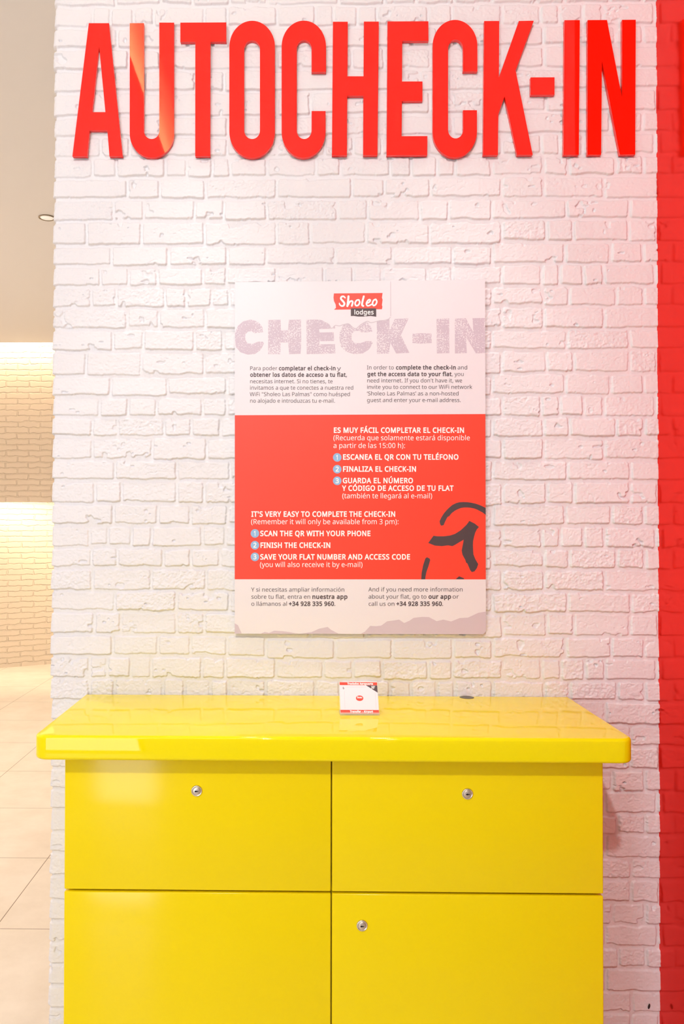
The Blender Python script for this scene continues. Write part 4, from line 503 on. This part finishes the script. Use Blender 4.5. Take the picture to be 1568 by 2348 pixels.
# ------------------------------------------------------------------ the poster
CN = [[-0.1522, 1.9705], [0.4346, 1.9743], [0.4358, 1.1458], [-0.1502, 1.1444]]                    # top left, top right, bottom right, bottom left on the wall
PO = Vector((CN[3][0], -.019, CN[3][1]))
def pxz(px, py):
    """sheet layout units (574 wide, 806 high) to the tilted board"""
    fu = (px-538.2)/574.8
    yt = 647-5*fu; yb = 1453+1*fu
    fv = (py-yt)/(yb-yt)
    x = (CN[0][0]*(1-fu)+CN[1][0]*fu)*(1-fv)+(CN[3][0]*(1-fu)+CN[2][0]*fu)*fv
    z = (CN[0][1]*(1-fu)+CN[1][1]*fu)*(1-fv)+(CN[3][1]*(1-fu)+CN[2][1]*fu)*fv
    return x, z
def p3(px, py, layer):
    x, z = pxz(px, py)
    return (x-PO.x, -.00012*layer, z-PO.z)
poster = thing('check_in_poster', PO, 'printed check-in instruction poster mounted on the white brick wall', 'poster')
outline = [(538.2, 647), (1113, 642), (1113, 1447.5), (1107, 1454), (538.2, 1453)]
ov, of = poly_fill([outline]); n = len(ov)
bv = [p3(u, v, 0) for u, v in ov]; bv += [(x, .006, z) for x, y, z in bv]
bf = list(of)+[tuple(i+n for i in t[::-1]) for t in of]+[(i, i+n, (i+1) % n+n, (i+1) % n) for i in range(n)]
ob = obj('board', bv, bf, M['white_print'], poster)
bm = bmesh.new(); bm.from_mesh(ob.data); bmesh.ops.recalc_face_normals(bm, faces=bm.faces); bm.to_mesh(ob.data); bm.free()
f = Flat(p3, 1); f.poly([(538.2, 953.2), (1113, 950.4), (1113, 1329.2), (538.2, 1328.8)]); f.build('red_panel', M['red_print'], poster)
# pale distressed heading
def hd(pts): return [(520+x/2.5705, 630+y/2.5705) for x, y in pts]
f = Flat(p3, 1)
def cee(x0, x1, y0, y1):
    w, h = x1-x0, y1-y0
    return hd([(x1-2, y0+.36*h), (x1-.06*w, y0+.2*h), (x1-.2*w, y0+.06*h), (x0+.55*w, y0), (x0+.3*w, y0+.05*h), (x0+.12*w, y0+.18*h), (x0+.02*w, y0+.38*h), (x0, y0+.55*h), (x0+.05*w, y0+.78*h), (x0+.2*w, y0+.93*h), (x0+.45*w, y1), (x0+.7*w, y1-.02*h), (x0+.9*w, y0+.86*h), (x1, y0+.68*h), (x1-.02*w, y0+.63*h), (x0+.8*w, y0+.63*h), (x0+.62*w, y0+.69*h), (x0+.45*w, y0+.68*h), (x0+.37*w, y0+.58*h), (x0+.37*w, y0+.42*h), (x0+.47*w, y0+.34*h), (x0+.6*w, y0+.34*h), (x0+.68*w, y0+.39*h)])
c1 = [p for p in cee(44, 219, 265, 473)]
f.poly([(max(538.2, a_), b_) for a_, b_ in c1])
f.poly(hd([(244, 268), (318, 266), (320, 330), (362, 328), (366, 267), (438, 265), (440, 400), (436, 468), (368, 470), (362, 400), (318, 402), (316, 470), (244, 470)]))
f.poly(hd([(470, 266), (640, 264), (640, 318), (545, 322), (548, 342), (632, 340), (634, 392), (548, 394), (546, 412), (640, 410), (641, 466), (472, 470)]))
f.poly(cee(664, 862, 262, 470))
f.poly(hd([(886, 262), (960, 260), (962, 330), (992, 262), (1074, 258), (1028, 358), (1078, 462), (1000, 466), (966, 402), (958, 466), (886, 468)]))
f.poly(hd([(1096, 350), (1150, 346), (1208, 348), (1210, 404), (1150, 408), (1096, 404)]))
f.poly(hd([(1238, 262), (1313, 258), (1313, 464), (1240, 466)]))
f.poly(hd([(1346, 260), (1410, 257), (1454, 340), (1450, 257), (1523, 256), (1524, 463), (1470, 466), (1412, 370), (1416, 464), (1346, 466)]))
f.build('heading_lettering', M['distressed'], poster)
# torn sheet printed at the top, with its ragged edge
torn = [(590, 285), (606, 297), (620, 318), (640, 300), (665, 303), (690, 295), (720, 290), (745, 312), (765, 318), (790, 296), (830, 275), (852, 284), (900, 272), (930, 270), (955, 262), (966, 252)]
f = Flat(p3, 2); f.poly(hd([(500, 60)]+[(500, 262), (560, 268)]+torn+[(967, 60)])); f.build('torn_sheet', M['white_print'], poster)
f = Flat(p3, 3)
f.stroke(hd(torn), [1.7]*len(torn), 3)
f.stroke(hd([(968, 42), (968, 244)]), [1.5, 1.5], 2)
f.build('torn_edge_line', M['crease_ink'], poster)
# logo
def lg(pts): return [(750+x/9.8, 660+y/9.8) for x, y in pts]
f = Flat(p3, 4); f.poly(lg([(160, 128), (1255, 118), (1240, 225), (1255, 270), (1240, 390), (1250, 430), (1240, 485), (540, 490), (160, 495), (205, 455), (200, 380), (160, 300), (150, 220)])); tape = f.build('logo_tape', M['red_print'], poster)
f = Flat(p3, 5); f.poly(lg([(540, 465), (1110, 465), (1112, 655), (1050, 645), (980, 635), (830, 650), (700, 650), (600, 635), (540, 640)])); f.build('logo_block', M['ink'], poster)
f = Flat(p3, 6)
def st(pts, w): f.stroke(lg(pts), [v/9.8 for v in (w if isinstance(w, list) else [w]*len(pts))])
st([(412, 228), (375, 196), (328, 208), (318, 252), (358, 300), (394, 352), (378, 402), (332, 412), (290, 380), (282, 350)], [30, 38, 40, 42, 44, 44, 42, 38, 30, 24])
st([(488, 195), (478, 300), (462, 415)], 46)
st([(480, 385), (515, 320), (560, 300), (582, 330), (562, 410)], 40)
st([(720, 275), (672, 285), (636, 350), (660, 405), (708, 392), (740, 330), (722, 278)], 36)
st([(832, 195), (805, 300), (792, 385), (820, 412)], 42)
st([(898, 352), (950, 330), (978, 285), (955, 268), (915, 300), (890, 360), (912, 405), (955, 402), (1010, 375)], 34)
st([(1100, 262), (1055, 285), (1028, 350), (1050, 402), (1098, 380), (1125, 315), (1102, 264)], 36)
f.text('lodges', 750+618/9.8, 750+1050/9.8, 660+602/9.8, 10.2, .03)
f.build('logo_lettering', M['white_ink'], poster)
# paragraphs
f = Flat(p3, 2)
CAP, B = 9.0, .052
T = f.text
T('Para poder', 573.3, 635.2, 849.8, CAP); T('completar el check-in', 639.9, 770, 849.8, CAP, B); T('y', 774.4, 781, 849.8, CAP)
T('obtener los datos de acceso a tu flat', 573.7, 792.6, 864.7, CAP, B); T(',', 794, 796.3, 864.7, CAP)
T('necesitas internet. Si no tienes, te', 573.3, 762.8, 879.8, CAP)
T('invitamos a que te conectes a nuestra red', 573.3, 810.6, 894.5, CAP)
T('WiFi "Sholeo Las Palmas" como huésped', 573.3, 802.8, 909.3, CAP)
T('no alojado e introduzcas tu e-mail.', 573.3, 768.4, 924.4, CAP)
f.build('paragraph_text', M['ink'], poster); f = Flat(p3, 2); T = f.text
T('In order to', 842.5, 903.2, 847.9, CAP); T('complete the check-in', 908.8, 1045.6, 847.9, CAP, B); T('and', 1050.2, 1071.8, 847.9, CAP)
T('get the access data to your flat', 843, 1035.2, 863, CAP, B); T(', you', 1036.8, 1063.5, 863, CAP)
T("need internet. If you don't have it, we", 842.5, 1059.6, 877.8, CAP)
T('invite you to connect to our WiFi network', 842.5, 1082.2, 892.6, CAP)
T('‘Sholeo Las Palmas’ as a non-hosted', 842.5, 1051.8, 907.7, CAP)
T('guest and enter your e-mail address.', 842.5, 1056.6, 922.8, CAP)
C2 = 9.4
f.build('paragraph_text', M['ink'], poster); f = Flat(p3, 2); T = f.text
T('Y si necesitas ampliar información', 576.8, 789.6, 1357, C2)
T('sobre tu flat, entra en', 576.8, 711.4, 1373.3, C2); T('nuestra app', 716.3, 796.6, 1373.3, C2, B)
T('o llámanos al', 576.8, 658.2, 1389.4, C2); T('+34 928 335 960', 662.8, 765.8, 1389.4, C2, B); T('.', 766.6, 769, 1389.4, C2)
f.build('paragraph_text', M['ink'], poster); f = Flat(p3, 2); T = f.text
T('And if you need more information', 845.6, 1060, 1356.7, C2)
T('about your flat, go to', 845.6, 977.2, 1373, C2); T('our app', 982.4, 1033.5, 1373, C2, B); T('or', 1037.4, 1050.6, 1373, C2)
T('call us on', 845.6, 904.2, 1389.4, C2); T('+34 928 335 960', 909, 1012.2, 1389.4, C2, B); T('.', 1013, 1015.4, 1389.4, C2)
f.build('paragraph_text', M['ink'], poster)
f = Flat(p3, 3); T = f.text
C3, C4 = 11.5, 11.4; B = .05
T('ES MUY FÁCIL COMPLETAR EL CHECK-IN', 765.5, 1064.3, 993.3, C3, B)
T('(Recuerda que solamente estará disponible', 765.5, 1077, 1010.6, C4)
T('a partir de las 15:00 h):', 765.5, 928.9, 1028.4, C4)
T('ESCANEA EL QR CON TU TELÉFONO', 786.5, 1051, 1054.8, C3, B)
T('FINALIZA EL CHECK-IN', 786.5, 954.5, 1082.3, C3, B)
T('GUARDA EL NÚMERO', 786.5, 947, 1108.8, C3, B)
T('Y CÓDIGO DE ACCESO DE TU FLAT', 785.7, 1039, 1126.2, C3, B)
T('(también te llegará al e-mail)', 785.7, 990.3, 1143.6, C4)
f.build('instruction_text', M['white_ink'], poster); f = Flat(p3, 3); T = f.text
T("IT'S VERY EASY TO COMPLETE THE CHECK-IN", 576.8, 906.7, 1185.5, C3, B)
T('(Remember it will only be available from 3 pm):', 576.4, 913.7, 1202.8, C4)
T('SCAN THE QR WITH YOUR PHONE', 597, 849.5, 1229.8, C3, B)
T('FINISH THE CHECK-IN', 597, 758, 1256.7, C3, B)
T('SAVE YOUR FLAT NUMBER AND ACCESS CODE', 597, 940, 1283.4, C3, B)
T('(you will also receive it by e-mail)', 596.6, 830.8, 1300.8, C4)
f.build('instruction_text', M['white_ink'], poster)
for num, cx, cy in (('1', 773.6, 1050), ('2', 773.6, 1077), ('3', 773.6, 1103.6), ('1', 584.6, 1224), ('2', 584.6, 1251), ('3', 584.6, 1277.6)):
    f = Flat(p3, 3); f.disc(cx, cy, 9.8); bd = f.build('number_badge', M['blue_ink'], poster)
    f = Flat(p3, 4); hw = 2.4 if num == '1' else 3.4; f.text(num, cx-hw, cx+hw, cy+5.2, 10.6, .04); f.build('number', M['white_ink'], bd)
# dark brush emblem cut by the edge of the sheet
def em(pts): return [(min(1113, 940+x/8.2526), min(1329, 1130+y/8.2526)) for x, y in pts]
f = Flat(p3, 2)
f.poly(em([(570, 600), (560, 545), (590, 480), (640, 400), (690, 340), (740, 290), (800, 240), (870, 205), (930, 188), (1000, 183), (1080, 186), (1150, 195), (1230, 212), (1300, 235), (1360, 260), (1440, 295), (1440, 425), (1370, 380), (1300, 342), (1250, 318), (1200, 302), (1140, 290), (1080, 286), (1020, 286), (960, 295), (900, 320), (850, 345), (790, 390), (740, 450), (710, 465), (690, 500), (660, 560), (635, 620), (590, 630)]))
f.poly(em([(345, 955), (445, 820), (520, 830), (640, 830), (760, 815), (850, 785), (960, 715), (1060, 620), (1100, 570), (1120, 540), (1220, 590), (1300, 655), (1260, 700), (1230, 760), (1210, 830), (1190, 920), (1186, 1000), (1190, 1080), (1195, 1170), (1230, 1260), (1285, 1355), (1260, 1430), (1215, 1490), (1165, 1505), (1135, 1470), (1080, 1340), (1060, 1330), (1040, 1270), (990, 1180), (975, 1100), (990, 1020), (1005, 950), (1012, 895), (940, 935), (860, 985), (800, 1015), (720, 1000), (600, 1015), (470, 1005)]))
f.poly(em([(320, 1225), (370, 1250), (380, 1280), (350, 1390), (310, 1500), (290, 1600), (288, 1642), (212, 1642), (220, 1520), (250, 1370), (290, 1250)]))
f.poly(em([(860, 1640), (900, 1605), (925, 1585), (975, 1605), (1015, 1620), (1018, 1640)]))
f.build('brush_emblem', M['ink'], poster)
def sk(pts): return [(520+x/2.5705, 1310+y/2.5705) for x, y in pts]
f = Flat(p3, 1)
f.poly(sk([(790, 369), (815, 355), (845, 322), (880, 324), (910, 320), (945, 295), (985, 290), (1015, 285), (1045, 305), (1075, 292), (1100, 275), (1150, 269), (1190, 270), (1235, 294), (1275, 285), (1320, 296), (1370, 276), (1420, 273), (1480, 245), (1524, 238), (1524, 354), (1509, 370)]))
f.poly(sk([(47, 307), (66, 318), (88, 366), (47, 367)]))
f.poly(sk([(200, 368), (225, 357), (250, 363), (280, 350), (330, 353), (370, 358), (400, 364), (430, 368)]))
f.poly(sk([(430, 368), (500, 358), (545, 338), (595, 328), (615, 345), (660, 368)]))
f.build('torn_skyline', M['lilac_ink'], poster)

# ------------------------------------------------------------------ the yellow counter
CX0, CX1, CY0, CZ1, CZ0 = -.5031, .6299, -.3917, 1.0, .9533
def rounded_slab(x0, x1, y0, y1, z0, z1, rcorner, redge, n=10, m_=7):
    def outline(ins):
        pts = []
        for cx, cy, a0, r in ((x0+rcorner, y0+rcorner, 180, rcorner), (x1-rcorner, y0+rcorner, 270, rcorner), (x1-.004, y1-.004, 0, .004), (x0+.004, y1-.004, 90, .004)):
            rr = max(r-ins, .0002); k = max(r, .0)-rr
            sx_ = cx+(ins-k)*(1 if cx < (x0+x1)/2 else -1); sy_ = cy+(ins-k)*(1 if cy < (y0+y1)/2 else -1)
            for i in range(n+1):
                t = math.radians(a0+90*i/n); pts.append((sx_+rr*math.cos(t), sy_+rr*math.sin(t)))
        return pts
    bm = bmesh.new(); rings = []
    for i in range(m_+1):
        t = PI/2*i/m_; rings.append((redge*(1-math.sin(t)), z0+redge*(1-math.cos(t))))
    for i in range(m_+1):
        t = PI/2*i/m_; rings.append((redge*(1-math.cos(t)), z1-redge*(1-math.sin(t))))
    vr = [[bm.verts.new((*p, z)) for p in outline(ins)] for ins, z in rings]
    k = len(vr[0])
    for a_, b_ in zip(vr, vr[1:]):
        for i in range(k): bm.faces.new((a_[i], a_[(i+1) % k], b_[(i+1) % k], b_[i]))
    bm.faces.new(vr[-1]); bm.faces.new(vr[0][::-1])
    bmesh.ops.recalc_face_normals(bm, faces=bm.faces)
    return bm
TOPC = Vector(((CX0+CX1)/2, -.2, CZ0))
top = thing('countertop', TOPC, 'thick glossy yellow countertop with rounded front corners', 'countertop')
bm = rounded_slab(CX0-TOPC.x, CX1-TOPC.x, CY0-TOPC.y, -.010-TOPC.y, 0, CZ1-CZ0, .026, .0065)
ob = from_bm('slab', bm, M['yellow_top'], top); smooth_by_angle(ob, .6)
bm = lathe(bmesh.new(), [(.0165, .0), (.0165, .0003), (.0158, .0006), (.0125, .0006), (.0120, .0003), (.0118, .0003)], 40, False)
g = from_bm('cable_grommet', bm, M['grommet'], top); g.location = (.3898-TOPC.x, -.0262-TOPC.y, CZ1-CZ0)

FX0, FX1, FY, GZ, MX = -.4555, .5875, -.342, CAM_H-.7124, .0639
CB = Vector(((FX0+FX1)/2, -.18, 0))
cab = thing('counter_cabinet', CB, 'yellow counter cabinet with locked fronts under the countertop', 'cabinet')
def cbox(name, x0, x1, y0, y1, z0, z1, m, parent, bevel=0, seg=3):
    return box(name, (x0-CB.x, x1-CB.x, y0-CB.y, y1-CB.y, z0, z1), m, parent, bevel, seg)
cbox('carcass', FX0+.002, FX1-.002, FY+.0205, -.035, .07, CZ0, M['yellow'], cab)
cbox('plinth', FX0+.03, FX1-.03, FY+.05, -.04, 0, .07, M['yellow'], cab)
def lock(parent, x, z):
    bm = lathe(bmesh.new(), [(.0112, -.001), (.0112, .0012), (.0100, .0028), (.0090, .0031), (.0082, .0022), (.0078, .0022), (.0074, .0040), (.0066, .0044), (.0002, .0044)], 40,
               mi=[0, 0, 0, 0, 1, 1, 1, 1])
    k0 = len(bm.faces)
    bx(bm, -.0036, .0036, -.0047, -.0043, -.0008, .0008)
    r = bmesh.ops.create_cone(bm, cap_ends=True, segments=20, radius1=.0017, radius2=.0017, depth=.0004)
    for v in r['verts']: v.co = Vector((v.co.x-.0012, -.0045+v.co.z, v.co.y))
    bm.faces.ensure_lookup_table()
    for f_ in bm.faces[k0:]: f_.material_index = 2
    o = from_bm('lock', bm, [M['chrome'], M['chrome_dull'], M['black']], parent)
    o['label'] = 'round metal cam lock'
    o.location = (x-CB.x, FY-CB.y, z)
    return o
g2 = .0022
d1 = cbox('drawer_front', FX0, MX-.0012, FY, FY+.018, GZ+g2, CZ0-.002, M['yellow'], cab, .0022)
d2 = cbox('drawer_front', MX+.0012, FX1, FY, FY+.018, GZ+g2, CZ0-.002, M['yellow'], cab, .0022)
d3 = cbox('door_front', FX0, MX-.0012, FY, FY+.018, .075, GZ-g2, M['yellow'], cab, .0022)
d4 = cbox('door_front', MX+.0012, FX1, FY, FY+.018, .075, GZ-g2, M['yellow'], cab, .0022)
lock(d1, -.1979, .8824); lock(d2, .3265, .8802); lock(d4, .1233, .6252)

# ------------------------------------------------------------------ little sign on the counter
HB = Vector((.1280, -.2122, CZ1))
lean = math.atan2(.043, .0580)
tl = Vector((0, math.sin(lean), math.cos(lean)))            # up the slanted face
nf = Vector((0, -math.cos(lean), math.sin(lean)))           # out of the slanted face
W2, HH = .0402, .0715
holder = thing('card_holder', HB, 'clear acrylic slanted holder standing on the yellow countertop', 'sign holder')
bm = bmesh.new()
prof = [(0, .0004), (-.0035, .0004), (-.0052, .0025), (-.0048, .0075), (-.0034, .0075), (-.0030, .0030), (-.0005, .0026)]
back = Vector((0, 0, .0022)); pts = [Vector((0, y, z)) for y, z in prof]
topf = back+tl*(HH+.003); topb = topf+Vector((0, .0018, 0)).normalized()*.0018
pts += [topf, topb, Vector((0, .0030, .0026)), Vector((0, .046, .0026)), Vector((0, .046, .0004))]
W3 = W2+.0012
va = [bm.verts.new((-W3, p.y, p.z)) for p in pts]; vb = [bm.verts.new((W3, p.y, p.z)) for p in pts]
k = len(pts)
for i in range(k): bm.faces.new((va[i], va[(i+1) % k], vb[(i+1) % k], vb[i]))
bm.faces.new(va[::-1]); bm.faces.new(vb)
bmesh.ops.triangulate(bm, faces=[f_ for f_ in bm.faces if len(f_.verts) > 4])
bmesh.ops.recalc_face_normals(bm, faces=bm.faces)
from_bm('acrylic_body', bm, M['acrylic'], holder)
CBASE = HB+Vector((0, 0, .0034))+nf*.0006
card = thing('transfer_card', CBASE, 'small white and red airport transfer card in the clear holder', 'card')
def c3(u, v, layer):
    p = tl*(v*HH)+nf*(.0003+.00006*layer)
    return ((u-.5)*2*W2, p.y, p.z)
vs = [c3(0, 0, 0), c3(1, 0, 0), c3(1, 1, 0), c3(0, 1, 0)]; vs += [tuple(Vector(v)-nf*.0003) for v in vs]
obj('card_sheet', vs, [(0, 1, 2, 3), (7, 6, 5, 4), (0, 4, 5, 1), (1, 5, 6, 2), (2, 6, 7, 3), (3, 7, 4, 0)], M['white_print'], card)
f = Flat(c3, 1); f.poly([(0, .905), (1, .905), (1, 1), (0, 1)]); tb = f.build('red_band', M['red_print'], card)
f = Flat(c3, 1); f.poly([(0, .005), (1, .005), (1, .115), (0, .115)]); bb = f.build('red_band', M['red_print'], card)
f = Flat(c3, 2); f.text('Traslados Aeropuerto', .21, .89, .925, .055, .09, 1); f.build('band_text', M['white_ink'], tb)
f = Flat(c3, 2); f.text('Transfer - Airport', .25, .845, .032, .062, .09, 1); f.build('band_text', M['white_ink'], bb)
f = Flat(c3, 1); f.poly([(.70, .902), (1, .902), (1, .665)]); tr = f.build('dark_corner', M['ink'], card)
f = Flat(c3, 2); f.text("35'", .84, .935, .80, .075, .07, 1); f.build('corner_text', M['white_ink'], tr)
f = Flat(c3, 1); f.disc(.515, .485, .098, 30, .088); lo_ = f.build('round_logo', M['red_print'], card)
f = Flat(c3, 2); f.text('Sholeo', .45, .58, .485, .05, .08, 1); f.build('logo_text', M['white_ink'], lo_)
for u0, u1, v0, v1 in ((.118, .124, .14, .72), (.93, .936, .14, .66), (.17, .70, .84, .847)): f = Flat(c3, 1); f.poly([(u0, v0), (u1, v0), (u1, v1), (u0, v1)]); f.build('border_line', M['lilac_ink'], card)
f = Flat(c3, 1); f.poly([(.085, .86), (.093, .86), (.10, .82), (.125, .80), (.125, .79), (.10, .80), (.105, .775), (.115, .765), (.085, .768), (.096, .775), (.092, .805), (.07, .80), (.07, .81), (.092, .825)]); f.build('plane_icon', M['ink'], card)

# ------------------------------------------------------------------ downlights in the dropped ceiling
def downlight(x, y, z, label):
    t = thing('downlight', (x, y, z), label, 'ceiling light', 'downlights in the ceilings')
    bm = lathe(bmesh.new(), [(.044, 0), (.044, -.004), (.040, -.006), (.036, -.004), (.036, 0)], 48, False)
    from_bm('trim_ring', bm, M['ring'], t)
    bm = lathe(bmesh.new(), [(.036, -.0005), (.034, -.0035), (.001, -.0040)], 40, False)
    from_bm('lens', bm, M['lens'], t)
    return t
downlight(-1.360, 2.430, SOF, 'small round recessed downlight in the ceiling left of the brick wall')
